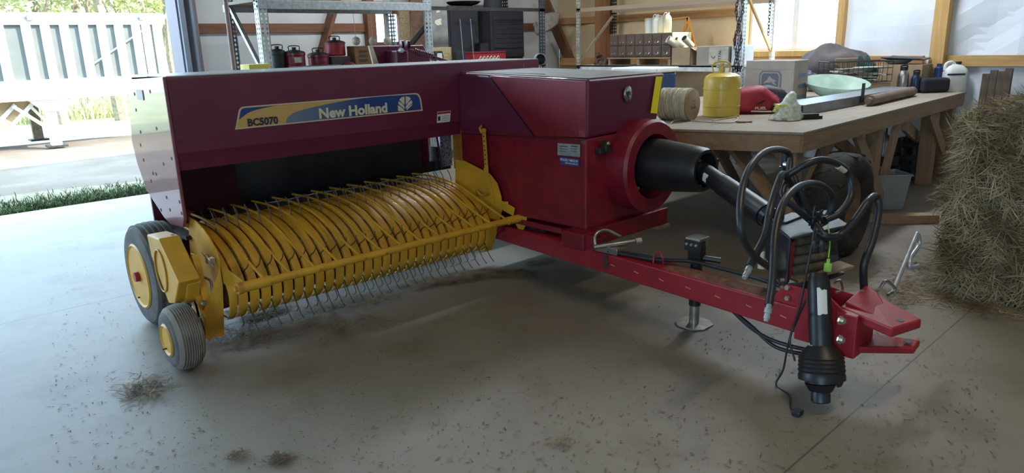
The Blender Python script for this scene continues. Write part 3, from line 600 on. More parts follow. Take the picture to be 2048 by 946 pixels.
# upright hose holder post
ph0 = P(1577, 440, Z=ZS); ph0 = V(3.55, 1.72, ZS); 
zt_ = 1.05
po = MB().box(ph0.x-.035, ph0.x+.03, ph0.y-.012, ph0.y+.012, ZS, zt_).build('hose_post', 'blackpaint', B, bevel=.004)
MB().box(ph0.x-.03, ph0.x+.20, ph0.y-.05, ph0.y+.03, ZS, ZS+.012).build('foot_plate', 'darksteel', po, bevel=.003)
MB().box(ph0.x-.012, ph0.x+.016, ph0.y-.012, ph0.y+.012, zt_, zt_+.09).build('hook', 'blackpaint', po, bevel=.004)
for dz in (.31, .13): MB().lathe((ph0.x-.01, ph0.y-.012, ZS+dz), (-.3, -1, 0), [(0, .017), (.02, .017), (.024, .010)], 10).build('bolt', 'zinc', po, smooth=30)
# driveline tube to the flywheel
s0, s1 = V(3.66, 1.85, .745), V(4.06, 2.50, .858)
dlb = MB().tube([s0, s0+(s1-s0)*.66], .066, 28).build('driveline', 'black', B, smooth=30)
MB().tube([s0+(s1-s0)*.58, s0+(s1-s0)*.98], .060, 28).build('inner_guard', 'black', dlb, smooth=30)
def tube_label(c, ax, r, ang, w_, l_, name, m, par, jag=True):
    ax = Vector(ax).normalized(); x = ax.orthogonal().normalized(); y = ax.cross(x); rows = []
    rnd = random.Random(4)
    for i in range(9):
        a = ang - w_/2 + w_*i/8; j = rnd.uniform(-.008, .008) if jag else 0
        rows.append([c + (x*math.cos(a)+y*math.sin(a))*(r+.0012) - ax*(l_/2+j), c + (x*math.cos(a)+y*math.sin(a))*(r+.0012) + ax*(l_/2+j*.5)])
    return MB().sheet(rows).build(name, m, par)
def ang_to(c, ax):
    ax = Vector(ax).normalized(); x = ax.orthogonal().normalized(); y = ax.cross(x); d = (EYE-c).normalized(); return math.atan2(d.dot(y), d.dot(x))
ax = (s1-s0).normalized(); c = s0+(s1-s0)*.84
tube_label(c, ax, .060, ang_to(c, ax)-.45, .9, .055, 'label', 'label', dlb)
c = s0+(s1-s0)*.70; tube_label(c, ax, .060, ang_to(c, ax)+1.2, .3, .03, 'label', 'label', dlb)
MB().tube([s0+V(-.02, -.04, -.01), s0], .06, 24).build('collar', 'blackpaint', dlb)
# second driveline, parked hanging from the stand
t0, t1 = P(1637, 545, Y=1.36), P(1642, 705, Y=1.28)
h = MB().tube([t0, t0+(t1-t0)*.12, t1], [.036, .050, .052], 28).build('hanging_driveline', 'black', B, smooth=30)
ax = (t1-t0).normalized(); c = t0+(t1-t0)*.36; tube_label(c, ax, .052, ang_to(c, ax)-.25, .85, .12, 'label', 'label', h)
c = t0+(t1-t0)*.93; tube_label(c, ax, .054, ang_to(c, ax)+.95, .5, .03, 'label', 'creamdecal', h)
rp = [(-.045, .054), (-.02, .078), (0, .092), (.012, .102), (.02, .098), (.03, .103), (.04, .099), (.05, .104), (.06, .100), (.07, .105), (.08, .100), (.095, .105), (.115, .104), (.115, .092), (.03, .08)]
bell = MB().lathe(t1+ax*.01, ax, rp, 40).build('bell_guard', 'black', h, smooth=25)
y0 = t1+ax*.09
yk = MB().tube([y0, y0+ax*.05], .075, 20).tube([y0+ax*.05+V(-.015, 0, 0), y0+ax*.085+V(-.015, 0, 0)], [.07, .05], 20).build('joint_yoke', 'black', h, smooth=30)
MB().lathe(y0+ax*.09+V(-.02, 0, .01), ax, [(0, .038), (.015, .043), (.05, .043), (.055, .036)], 24).build('shaft_collar', 'rubber', h, smooth=30)
MB().lathe(y0+V(.02, -.075, -.03), (0, -1, 0), [(0, .03), (.012, .024)], 16).build('joint_cross', 'darksteel', h, smooth=30)
# ------- hitch
hx = MB()
hx.prism([(3.255, 1.46, .42), (3.255, 1.46, .25), (3.24, 1.20, .25), (3.24, 1.20, .44), (3.25, 1.32, .52), (3.255, 1.52, .52), (3.258, 1.60, .42)], (.012, 0, 0))
hx.prism([(3.45, 1.46, .42), (3.45, 1.46, .25), (3.44, 1.20, .25), (3.44, 1.20, .47), (3.45, 1.46, .50)], (.012, 0, 0))
hb = hx.build('hitch_plate', 'brightred', B, bevel=.003)
for dx, z in ((0, .49), (0, .45)):
    MB().lathe(P(1575, 575 if z > .47 else 596, X=3.25), (-1, 0, 0), [(0, .014), (.012, .011)], 12).build('bolt', 'zinc', hb, smooth=30)
fr = MB(); fr.box(3.23, 3.45, 1.16, 1.26, .24, .45); fo = fr.build('hitch_block', 'brightred', B, bevel=.006)
for px, py in ((1682, 641), (1680, 679)):
    q = P(px, py, Y=1.155); MB().lathe(q, (-.2, -1, .05), [(-.004, .021), (.003, .021), (.003, .014), (.018, .013)], 8).build('bolt', 'zinc', fo, smooth=30)
MB().prism([(3.30, 1.27, .455), (3.62, 1.29, .47), (3.40, .945, .45), (3.20, 1.0, .45)], (0, 0, -.045)).build('clevis_arm', 'brightred', B, bevel=.008)
MB().prism([(3.33, 1.26, .475), (3.60, 1.27, .490), (3.56, 1.20, .478), (3.42, 1.10, .452), (3.30, 1.12, .455)], (0, 0, -.02)).build('clevis_rib', 'brightred', B, bevel=.006)
MB().prism([(3.24, 1.20, .29), (3.46, 1.24, .29), (3.58, .99, .28), (3.49, .985, .27)], (0, 0, -.035)).build('clevis_arm', 'brightred', B, bevel=.008)
for q, rr in ((V(3.315, 1.01, .4512), .018), (V(3.50, 1.02, .2865), .02)): MB().lathe(q, (0, 0, 1), [(0, rr), (.002, rr)], 16).build('pin_hole', 'black', B)
# hitch pin handle: tapered rod with curled tip
r0, r1 = P(1785, 585, Y=1.20), P(1833, 470, Y=1.26)
MB().tube([r0, r1], .011, 10).tube(catmull([r1, r1+V(.02, 0, .0), P(1838, 490, Y=1.25), P(1822, 515, Y=1.24), P(1820, 535, Y=1.23), P(1838, 532, Y=1.22)]), .012, 10).build('hitch_pin', 'galv', B, smooth=40)
MB().tube(catmull([(3.50, 1.26, .48), P(1755, 580, Y=1.22), P(1772, 562, Y=1.2), P(1790, 578, Y=1.2), P(1776, 590, Y=1.2)]), .008, 8).build('clip_ring', 'steel', B, smooth=40)
MB().tube(catmull([P(1668, 565, Y=1.33), P(1680, 560, Y=1.3), P(1685, 580, Y=1.3), P(1672, 585, Y=1.3)]), .006, 8).build('clip_ring', 'steel', B, smooth=40)
# ------- hoses looped over the stand
def hose(pts, r=.016, name='hose', m='rubber', n=12): return MB().tube(catmull([P(a, b, Y=y) for a, b, y in pts], 8), r, n).build(name, m, B, smooth=60)
kx = P(1630, 440, Y=1.55)
hose([(1628, 448, 1.5), (1590, 415, 1.55), (1565, 390, 1.6), (1578, 345, 1.62), (1576, 305, 1.64), (1535, 302, 1.6), (1500, 335, 1.55), (1482, 390, 1.5), (1482, 460, 1.45), (1505, 508, 1.45), (1540, 535, 1.5), (1560, 545, 1.52)], 0.0160)
hose([(1628, 440, 1.52), (1600, 405, 1.6), (1570, 350, 1.6), (1555, 370, 1.55), (1540, 420, 1.5), (1530, 470, 1.48), (1508, 515, 1.47), (1500, 532, 1.47)], 0.0179)
hose([(1640, 445, 1.50), (1660, 425, 1.46), (1663, 390, 1.45), (1635, 368, 1.45), (1595, 375, 1.42), (1565, 410, 1.38), (1550, 470, 1.34), (1545, 560, 1.28), (1538, 610, 1.25)], 0.0166)
hose([(1575, 350, 1.6), (1620, 325, 1.52), (1660, 322, 1.48), (1695, 345, 1.45), (1702, 390, 1.42), (1680, 425, 1.42), (1650, 440, 1.46)], 0.0179)
q = [P(1676, 332, Y=1.465), P(1689, 341, Y=1.455)]; MB().tube(q, .0155, 12).build('hose_tag', 'cream', B, smooth=40)
hose([(1632, 450, 1.48), (1650, 472, 1.42), (1680, 470, 1.38), (1710, 440, 1.34), (1735, 405, 1.32), (1752, 393, 1.32), (1757, 420, 1.30), (1745, 480, 1.28), (1728, 530, 1.28), (1728, 585, 1.28)], 0.0192)
hose([(1585, 340, 1.62), (1600, 380, 1.58), (1620, 430, 1.54)], 0.0128)
for a, b_ in (((1503, 528, 1.47), (1488, 556, 1.46)), ((1539, 606, 1.25), (1532, 643, 1.24))):
    a = P(a[0], a[1], Y=a[2]); b_ = P(b_[0], b_[1], Y=b_[2]); d = b_-a
    MB().tube([a, a+d*.3, a+d*.3, a+d*.55, a+d*.55, a+d*.85, a+d*.85, b_], [.011, .011, .015, .015, .011, .013, .010, .010], 12).build('hose_coupler', 'galv', B, smooth=25)
MB().tube([P(1728, 583, Y=1.28), P(1728, 600, Y=1.28)], .009, 10).build('hose_coupler', 'steel', B)
bn = MB(); rnd = random.Random(8)
for k in range(14):
    a = P(1634, 446, Y=1.48)+V(rnd.gauss(0, .015), rnd.gauss(0, .01), rnd.gauss(0, .02)); bn.tube(catmull([a, a+V(rnd.gauss(0, .03), rnd.gauss(0, .01), rnd.gauss(0, .03)), a+V(rnd.gauss(0, .03), rnd.gauss(0, .01), rnd.gauss(0, .03))]), .006, 6)
bn.build('cable_knot', 'rubber', B, smooth=50)
MB().tube(catmull([P(1630, 452, Y=1.46), P(1622, 500, Y=1.42), P(1610, 560, Y=1.42), P(1598, 620, X=3.21), P(1584, 660, X=3.21), P(1574, 700, X=3.21), P(1566, 740, X=3.205), P(1552, 770, Z=.006), P(1578, 790, Z=.006), P(1582, 815, Z=.006), P(1594, 830, Z=.008)], 8), .005, 8).build('lighting_cable', 'rubber', B, smooth=60)
MB().box(0, .05, -.02, .02, 0, .025, Matrix.Translation(P(1590, 834, Z=0)+V(0, 0, .002))).build('cable_plug', 'rubber', B, bevel=.006)
MB().tube(catmull([P(1612, 600, Y=1.28), P(1594, 640, X=3.19), P(1580, 680, X=3.18), P(1590, 722, X=3.17)], 8), .005, 8).build('lighting_cable', 'rubber', B, smooth=60)
for px in (1628, 1644):
    a = P(px, 487, Y=1.42); MB().tube(catmull([P(1640, 455, Y=1.46), P(px+2, 472, Y=1.44), a]), .004, 6).build('cap_cord', 'rubber', B)
    MB().lathe(a+V(0, 0, -.035), (0, 0, 1), [(-.005, .018), (.02, .020), (.028, .014), (.05, .011)], 14).build('dust_cap', 'rubber', B, smooth=30)
MB().tube(catmull([P(1655, 448, Y=1.45), P(1660, 480, Y=1.42), P(1657, 515, Y=1.38)]), .0035, 6).build('tag_cord', 'lime', B)
q = P(1656, 530, Y=1.36); gp = MB().lathe(q+V(0, 0, -.03), (0, 0, 1), [(0, .018), (.035, .018), (.038, .008), (.06, .008)], 14).build('plug', 'lime', B, smooth=30); gp['label'] = 'lime green plug'
# hoses drooping below the beam
for k, zz in enumerate((.17, .2)):
    MB().tube(catmull([(3.40, 1.90, .26), (3.33, 1.72, .215-.01*k), (3.27, 1.55, zz), (3.25, 1.36, .20+.02*k), (3.26, 1.28, .27)], 8), .010, 10).build('hose', 'rubber', B, smooth=60)
# ------- pickup
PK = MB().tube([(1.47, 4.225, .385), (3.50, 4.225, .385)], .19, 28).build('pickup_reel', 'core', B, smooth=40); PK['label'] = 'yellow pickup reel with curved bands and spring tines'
bp = [(4.62, .66), (4.50, .655), (4.36, .64), (4.22, .60), (4.10, .535), (4.01, .455), (3.965, .37), (3.965, .29), (4.0, .215), (4.07, .165), (4.18, .14), (4.30, .14)]
bpc = [(q.x, q.y) for q in catmull([(a, b, 0) for a, b in bp], 3)]
NB, X0, DX = 28, 1.512, .0712
for i in [-.72] + list(range(NB)):
    xa = X0 + DX*i; xb = xa+(.058 if i >= 0 else .046)
    rows = []
    for j, (a, b) in enumerate(bpc):
        lip = .014
        rows.append([(xa, a+lip, b-lip*.6), (xa+.004, a, b), ((xa+xb)/2, a-.003, b+.002), (xb-.004, a, b), (xb, a+lip, b-lip*.6)])
    MB().sheet(rows, .003, (0, -1, .3)).build('band', 'yellow', PK, smooth=45)
rows_t = [[(4.33, .58), (4.345, .64), (4.36, .70), (4.375, .735), (4.40, .76)],
          [(4.03, .42), (3.99, .465), (3.955, .485), (3.925, .515), (3.915, .545)],
          [(4.0, .25), (3.965, .20), (3.94, .165), (3.915, .135), (3.885, .115)]]
rows_s = [[(4.14, .20), (4.12, .14), (4.10, .11), (4.12, .08), (4.15, .07)], [(4.48, .58), (4.50, .64), (4.53, .70), (4.57, .73)]]
first_t = {}
for r_, pts in enumerate(rows_t):
    for i in range(NB-1):
        x = X0 + DX*i + .0646
        if r_ not in first_t:
            o = MB().tube(catmull([(x, a, b) for a, b in pts], 3), .0036, 6).build('spring_tine', 'tine', PK, smooth=60); first_t[r_] = (o, x)
        else:
            s, sx = first_t[r_]; o = s.copy(); C.objects.link(o); o.parent = PK; o.location = Vector(s.location) + V(x-sx, 0, 0)
            if i % 5 == 2: o.rotation_euler = (0, 0, 0)
mb = MB()
for pts in rows_s:
    for i in range(NB-1):
        x = X0 + DX*i + .0646; mb.tube(catmull([(x, a, b) for a, b in pts], 2), .0034, 5)
tag(mb.build('spring_tine', 'tine', PK, smooth=60), kind='stuff')
for a in range(5):
    an = a*1.2566+.6; MB().tube([(1.5, 4.22+.14*math.cos(an), .40+.14*math.sin(an)), (3.48, 4.22+.14*math.cos(an), .40+.14*math.sin(an))], .016, 8).build('tine_bar', 'yellow2', PK, smooth=40)
# wind guard
WG = MB().tube([(1.47, 3.73, .452), (3.50, 3.73, .452)], .024, 18).build('wind_guard', 'yellow', B, smooth=40)
MB().tube([(1.44, 3.73, .452), (1.62, 3.73, .452)], .030, 18).build('sleeve', 'yellow', WG, smooth=40)
MB().lathe((1.44, 3.73, .452), (-1, 0, 0), [(-.01, .034), (.02, .034), (.02, .018), (.035, .016)], 12).build('bolt', 'yellow2', WG, smooth=30)
MB().tube([(3.44, 3.73, .452), (3.62, 3.73, .452)], .030, 18).build('sleeve', 'yellow', WG, smooth=40)
MB().lathe((3.60, 3.73, .452), (1, 0, 0), [(0, .042), (.02, .042), (.02, .02), (.04, .018)], 14).build('bolt', 'yellow', WG, smooth=30)
for i in range(13):
    x = 1.576 + (3.418-1.576)*i/12
    MB().tube(catmull([(x, 3.73, .470), (x, 3.90, .528), (x, 4.07, .592), (x, 4.22, .645), (x, 4.38, .676), (x, 4.60, .69), (x, 4.86, .68)], 3), .0085, 8).build('rod', 'yellow', WG, smooth=60)
    MB().lathe((x+.03, 3.705, .447), (0, -1, -.1), [(0, .010), (.006, .008)], 10).build('rivet', 'yellow2', WG, smooth=40)
# shields
sL = [(4.42, .74), (4.30, .735), (4.20, .705), (4.12, .665), (4.05, .61), (4.02, .55), (4.02, .50), (4.03, .44), (4.10, .24), (4.13, .10), (4.45, .10), (4.50, .40), (4.46, .6)]
shl = MB().prism([(1.455, a, b) for a, b in sL], (-.006, 0, 0)).build('end_shield', 'yellow', B)
fl = [(1.45, 4.02, .50), (1.445, 4.0, .40), (1.43, 4.0, .25), (1.415, 4.0, .105), (1.40, 4.0, .10), (1.36, 4.0, .115), (1.33, 4.0, .095), (1.30, 4.0, .125), (1.285, 4.0, .18), (1.295, 4.01, .24), (1.34, 4.0, .32), (1.40, 4.01, .41)]
MB().prism(fl, (0, .006, 0)).build('front_flange', 'yellow', shl)
MB().prism([(1.458, 4.03, .52), (1.458, 3.735, .485), (1.458, 3.735, .425), (1.458, 4.06, .40)], (.006, 0, 0)).build('guard_arm', 'yellow', B, bevel=.002)
sR = [(4.38, .83), (4.28, .835), (3.98, .765), (3.90, .70), (3.86, .60), (3.86, .50), (3.90, .38), (3.99, .17), (4.10, .13), (4.25, .13), (4.42, .40)]
shr = MB().prism([(3.505, a, b) for a, b in sR], (-.006, 0, 0)).build('end_shield', 'yellow', B)
MB().prism([(3.50, 3.90, .38), (3.50, 3.99, .17), (3.43, 3.99, .17), (3.42, 3.90, .38)], (0, .005, 0)).build('front_flange', 'yellow', shr)
MB().bar((3.515, 4.12, .60), (3.515, 3.74, .505), .012, .065).build('guard_arm', 'yellow', B, bevel=.003)
MB().bar((3.512, 4.15, .52), (3.512, 3.80, .56), .012, .03).build('guard_arm', 'yellow', B, bevel=.003)
fp_ = MB(); fp_.prism([(3.56, 3.70, .36), (3.56, 3.66, .42), (3.56, 3.66, .50), (3.56, 3.71, .57), (3.56, 3.745, .57), (3.56, 3.79, .48), (3.56, 3.79, .42), (3.56, 3.745, .36)], (.01, 0, 0)).build('pivot_plate', 'yellow', B, bevel=.002)
# perforated lift strap
def strap(a, b, w, name, par, n=9):
    a = Vector(a); b = Vector(b); d = (b-a).normalized(); s = V(0, 1, 0); s = (s - d*s.dot(d)).normalized()
    o = MB().prism([a-s*w/2, a+s*w/2, b+s*w/2, b-s*w/2], (.006, 0, 0)).build(name, 'yellow', par); hm = MB()
    for k in range(n):
        q = a + (b-a)*((k+.7)/(n+1)); hm.lathe(q+V(-.0015, 0, 0), (1, 0, 0), [(0, .0065), (.001, .0065)], 8)
    hm.build('strap_holes', 'black', o); return o
strap((3.49, 4.022, 1.10), (3.49, 4.003, .76), .034, 'lift_strap', B)
MB().prism([(3.488, 4.00, .84), (3.488, 3.93, .55), (3.488, 3.965, .54), (3.488, 4.035, .80)], (.006, 0, 0)).build('lift_strap', 'yellow', B)
MB().tube([(3.483, 4.022, 1.085), (3.503, 4.022, 1.085)], .018, 12).build('strap_pin', 'yellow2', B, smooth=30)
hoo = MB().tube(catmull([(3.48, 4.03, 1.12), (3.48, 4.05, 1.10), (3.48, 4.03, 1.07), (3.48, 4.0, 1.08)]), .008, 8).build('hook', 'yellow2', B, smooth=50)
MB().tube(catmull([(3.46, 3.96, .62), (3.45, 4.02, .60), (3.45, 4.08, .63), (3.46, 4.1, .58)]), .008, 8).build('clip', 'yellow2', B, smooth=50)
MB().prism([(3.535, 3.85, .42), (3.535, 4.0, .42), (3.535, 4.0, .33), (3.535, 3.88, .33)], (-.04, 0, 0)).build('bracket', 'red', B, bevel=.003)
# chain cover box
ccp = [(4.41, .685), (4.20, .695), (3.965, .49), (4.09, .335), (4.20, .31), (4.39, .56)]
cc = MB().prism([(1.20, a, b) for a, b in ccp], (.115, 0, 0)).build('chain_cover', 'yellow', B, bevel=.008)
pts = [V(1.195, 4.235+.085*math.cos(t), .50+.125*math.sin(t)) for t in [2*math.pi*k/28 for k in range(29)]]
MB().tube(pts, .005, 8, cap=False).build('emboss', 'yellow', cc, smooth=60)
MB().lathe((1.29, 4.24, .694), (0, 0, 1), [(0, .010), (.004, .008)], 10).build('bolt', 'yellow2', cc)
MB().prism([(1.25, 4.10, .50), (1.25, 3.985, .46), (1.25, 4.05, .34), (1.25, 4.15, .30)], (.075, 0, 0)).build('lower_cover', 'yellow', cc, bevel=.006)
# gauge wheel arm
MB().bar((1.335, 4.05, .60), (1.355, 4.02, .25), .035, .012, (0, 1, 0)).bar((1.335, 4.09, .60), (1.355, 4.07, .28), .008, .05, (0, 1, 0)).build('adjuster_channel', 'yellow', B, bevel=.002)
MB().prism([(1.30, 4.05, .42), (1.34, 4.05, .42), (1.40, 4.02, .20), (1.38, 4.0, .14), (1.30, 4.0, .20)], (0, .05, 0)).build('wheel_arm', 'yellow', B, bevel=.003)
MB().prism([(1.30, 3.94, .26), (1.30, 4.16, .40), (1.30, 4.16, .32), (1.30, 3.97, .14)], (.012, 0, 0)).build('wheel_arm', 'yellow', B, bevel=.003)
bk = MB(); bk.tube(catmull([(1.425, 4.10, .56), (1.40, 4.08, .585), (1.41, 4.05, .55), (1.43, 4.06, .52)]), .006, 8); bk.tube([(1.40, 4.12, .59), (1.42, 4.03, .51)], .007, 8); bk.box(1.40, 1.44, 4.05, 4.09, .53, .56)
bk.build('clip_pin', 'zinc', B, smooth=40)
MB().lathe((1.325, 3.995, .33), (0, -1, 0), [(0, .016), (.015, .014)], 8).build('bolt', 'steel', B)
MB().tube(catmull([(1.36, 4.12, .46), (1.40, 4.06, .43), (1.39, 4.02, .38), (1.42, 4.02, .36)]), .008, 8).build('spring', 'steel', B)
def wheel(name, c, R, w_, rim_r, ribs, tread, hub=None):      # axle along X, outer face towards -X
    pr_ = [(0, rim_r), (.006, rim_r+.012), (.004, rim_r+(R-rim_r)*.45), (.012, R-.032), (.032, R-.010)]
    n = ribs*2+1
    for k in range(n):
        x = .034 + (w_-.068)*k/(n-1); d = 0 if k % 2 == 0 else .007
        e_ = .35*(w_-.068)/(n-1)
        pr_ += [(x-e_, R-d-.010*abs(2*k/(n-1)-1)**2), (x+e_, R-d-.010*abs(2*k/(n-1)-1)**2)]
    pr_ += [(w_-.032, R-.010), (w_-.012, R-.032), (w_-.004, rim_r+(R-rim_r)*.45), (w_-.006, rim_r+.012), (w_, rim_r)]
    t = MB().lathe(c, (1, 0, 0), pr_, 64, closed=True).build(name, 'tyre', B, smooth=28)
    if tread:
        me = t.data; me.materials.append(M['tread']); cc_ = Vector(c) - WL[B.name]
        for p in me.polygons:
            q = p.center - cc_; rr = math.hypot(q.y, q.z)
            if rr > R-.022 and .02 < q.x < w_-.02: p.material_index = 1
    rim = MB().lathe(Vector(c)+V(-.002, 0, 0), (1, 0, 0), [(.004, rim_r+.006), (-.004, rim_r-.004), (.004, rim_r-.016), (.05, rim_r-.022), (.055, rim_r-.10 if rim_r > .15 else rim_r-.04), (.04, .05 if rim_r > .15 else .03), (.04, .001)], 48).build('rim', 'yellow', t, smooth=35)
    return t, rim
GW, gr = wheel('gauge_wheel', (1.09, 3.96, .185), .185, .165, .088, 8, True)
GW['label'] = 'small ribbed gauge wheel with yellow rim'
MB().lathe((1.12, 3.96, .185), (-1, 0, 0), [(0, .022), (.012, .020)], 14).build('hub', 'darksteel', GW, smooth=30)
MB().lathe((1.10, 3.985, .13), (-1, 0, 0), [(0, .005), (.03, .004)], 8).build('valve', 'rubber', GW)
TW, tr = wheel('transport_wheel', (1.22, 4.80, .335), .335, .235, .205, 5, False)
TW['label'] = 'big ribbed transport tyre on a yellow rim'
MB().lathe((1.27, 4.80, .335), (-1, 0, 0), [(0, .045), (.03, .045), (.035, .034), (.075, .03)], 20).build('hub', 'brightred', TW, smooth=30)
MB().lathe((1.25, 4.86, .18), (-1, 0, 0), [(0, .006), (.04, .005)], 8).build('valve', 'rubber', TW)
MB().tube([(1.26, 4.80, .335), (1.9, 4.80, .335)], .035, 16).box(1.5, 1.6, 4.75, 4.95, .3, .7).build('axle', 'maroon', B)
# far transport wheel, seen through the slots only
# ------- pieces above the housing
chu = MB().prism([P(742, 92, Y=5.6), P(758, 140, Y=5.6), P(868, 136, Y=5.6), P(848, 90, Y=5.6)], (0, .05, 0)).build('knotter_cover', 'maroon', B, bevel=.01)
MB().prism([P(738, 92, Y=5.59), P(745, 91, Y=5.59), P(761, 138, Y=5.59), P(750, 140, Y=5.59)], (0, .02, 0)).build('edge_cap', 'cream', chu)
for px in (800, 812):
    c = P(px, 90, Y=5.45); MB().lathe(c, (1, -.25, 0), [(0, .024), (.004, .040), (.010, .040), (.016, .020), (.022, .040), (.028, .040), (.03, .02)], 24).build('pulley', 'maroon', chu, smooth=30)
c = P(800, 101, Y=5.4); MB().lathe(c, (.2, -1, 0), [(0, .022), (.03, .020)], 14).build('bolt', 'galv', chu, smooth=30)
MB().box(c.x-.02, c.x+.10, 5.42, 5.6, c.z-.16, c.z-.0).build('bracket', 'maroon', chu, bevel=.01)
a, b_ = P(818, 100, Y=5.4), P(908, 127, Y=5.0)
MB().tube([a, b_], .014, 12).build('tension_rod', 'maroon', B, smooth=30)
sp = [a + (b_-a)*(.12+.45*t/80) + V(0, 0, 1)*.028*math.cos(t*.9) + V(.5, .5, 0)*.028*math.sin(t*.9)*1.2 for t in range(81)]
MB().tube(sp, .006, 6).build('spring', 'maroon', B, smooth=60)
for px, py in ((533, 143), (610, 139), (690, 135), (817, 130)):
    q = P(px, py, Y=4.9); MB().lathe((q.x, 4.9, 1.572), (0, 0, 1), [(0, .01), (.008, .008)], 8).build('rivet', 'galv', B)
# work lamp
lp = P(1083, 119, Y=4.72)
wlm = MB().lathe(lp+V(0, .03, 0), (-.35, -.9, .05), [(-.035, .03), (-.02, .05), (.02, .056), (.035, .056), (.037, .048), (.030, .046), (.028, .02)], 28).build('work_lamp', 'galv', B, smooth=30)
MB().lathe(lp+V(0, .03, 0)+V(-.35, -.9, .05).normalized()*.031, (-.35, -.9, .05), [(0, .045), (.003, .03), (.004, .002)], 24).build('lens', 'shade', wlm, smooth=30)
MB().tube([lp+V(0, .02, -.05), V(lp.x, lp.y+.02, 1.45)], .010, 10).build('stalk', 'galv', wlm, smooth=30)
MB().box(lp.x-.5, lp.x+.05, 4.40, 4.9, 1.44, 1.46).build('rear_hood', 'maroon', B, bevel=.004)
# thin antenna rods standing behind the housing
for px in (920, 941):
    a = P(px, 38, Y=4.95); MB().tube([(a.x+.02, 4.95, 1.572), (a.x, 4.95, a.z)], .0028, 6).build('marker_rod', 'galv', B)
# the rest of the machine behind: bale chamber
MB().box(3.62, 4.08, 5.7, 7.3, .55, 1.02).build('bale_chamber', 'maroon', B, bevel=.01)
tw2 = MB().lathe((4.45, 4.80, .38), (1, 0, 0), [(0, .205), (0, .34), (.02, .38), (.22, .38), (.24, .34), (.24, .205)], 48).build('transport_wheel', 'tyre', B, smooth=30)
MB().box(4.0, 4.5, 4.72, 4.88, .33, .43).build('axle', 'maroon', B)
# dark frame behind the pickup
MB().box(1.6, 3.5, 4.62, 4.68, .45, .60).build('reel_frame', 'yellow2', B, bevel=.004)
# ---------------------------------------------------------------- workbench
def hz(py, x, y):                                 # height at floor spot (x, y) seen at photo row py
    lo, hi = -1., 6.
    for _ in range(40):
        m = (lo+hi)/2; d = V(x, y, m)-EYE; z = d.dot(FW)
        if 473-FPX*d.dot(UP)/z > py: lo = m
        else: hi = m
    return m
TZ = 1.0
tp = [(5.28, 2.42), (4.60, 4.25), (4.9, 5.0), (9.97, 5.0), (9.97, 2.615)]
T = thing('workbench', (7.4, 3.8, 0), 'long timber workbench with plywood top and crossed two-by braces standing along the white wall', 'workbench')
MB().prism([(a, b, TZ-.02) for a, b in tp], (0, 0, .02)).build('top', 'top', T, bevel=.003)
def apron(a, b, m): a = V(*a, TZ-.09); b = V(*b, TZ-.09); return MB().bar(a, b, .04, .138).build('apron', m, T, bevel=.003)
apron((5.30, 2.45), (4.66, 4.18), 'lumber_y'); apron((5.29, 2.445), (9.94, 2.64), 'lumber'); apron((4.95, 4.95), (9.94, 4.95), 'lumber')
def leg(x, y, s=.09, z1=.85, m='lumber_z', name='leg'): return MB().box(x-s/2, x+s/2, y-s/2, y+s/2, 0, z1).build(name, m, T, bevel=.003)
leg(5.36, 2.54, .13); leg(8.46, 4.92, .10); leg(7.39, 4.05, .10); leg(7.02, 4.9, .09); leg(9.85, 4.85); leg(5.1, 4.8); leg(9.86, 2.75, .12)
q = P(1750, 300, Y=2.62); leg(q.x, 2.64, .12)
q = P(1868, 250, Y=2.66); leg(q.x, 2.70, .14)
def br(p0, y0, p1, y1, w=.12, t=.04, m='lumber_z'):
    a = P(*p0, Y=y0); b = P(*p1, Y=y1); return MB().bar(a, b, t, w, (0, 1, 0) if False else (b-a).cross(V(0, 1, 0))).build('brace', m, T, bevel=.003)
br((1462, 285), 3.05, (1572, 425), 2.55, .19); br((1430, 285), 3.3, (1482, 380), 4.0, .10); br((1712, 262), 2.56, (1762, 400), 2.56, .13); br((1797, 240), 2.58, (1755, 400), 2.58, .13)
br((1808, 248), 2.60, (1866, 308), 3.4, .13); br((1668, 275), 2.60, (1720, 318), 3.3, .12); br((1662, 280), 2.52, (1600, 400), 2.60, .12); br((1640, 300), 3.2, (1618, 360), 3.2, .06)
br((1860, 225), 2.62, (1885, 300), 2.62, .13)
# ---- things on the bench
def item(name, mb, m, label, cat, group=None, **k): return tag(mb.build(name, m, **k), label, cat, group)
tk = thing('pressure_tank', (6.02, 3.56, TZ), 'round yellow metal pressure tank with domed top and brass valve on the workbench', 'tank')
MB().lathe((6.02, 3.56, TZ), (0, 0, 1), [(0, .155), (.008, .165), (.09, .166), (.092, .170), (.10, .170), (.102, .166), (.245, .166), (.247, .171), (.257, .171), (.259, .166), (.33, .165), (.365, .150), (.385, .118), (.397, .06), (.40, .03)], 48).build('body', 'tankyellow', tk, smooth=25)
c0 = V(6.0, 3.56, TZ+.40)
MB().lathe(c0, (0, 0, 1), [(-.01, .03), (.05, .028), (.05, .018), (.08, .018)], 16).build('valve', 'tankyellow', tk, smooth=30)
MB().tube(catmull([c0+V(-.05, .05, 0), c0+V(-.06, .06, .07), c0+V(0, 0, .095), c0+V(.05, -.05, .07), c0+V(.05, -.05, 0)]), .008, 8).build('handle', 'tankyellow', tk, smooth=40)
MB().tube([c0+V(-.04, .03, .05), c0+V(.05, -.05, .05)], .014, 10).build('valve_knob', 'cream', tk, smooth=30)
for k in range(3): MB().lathe((6.02-.113, 3.56-.121, TZ+.34-.07*k-.06*(k == 2)), (-.68, -.73, 0), [(-.004, .007), (.002, .005)], 8).build('rivet', 'galv', tk)
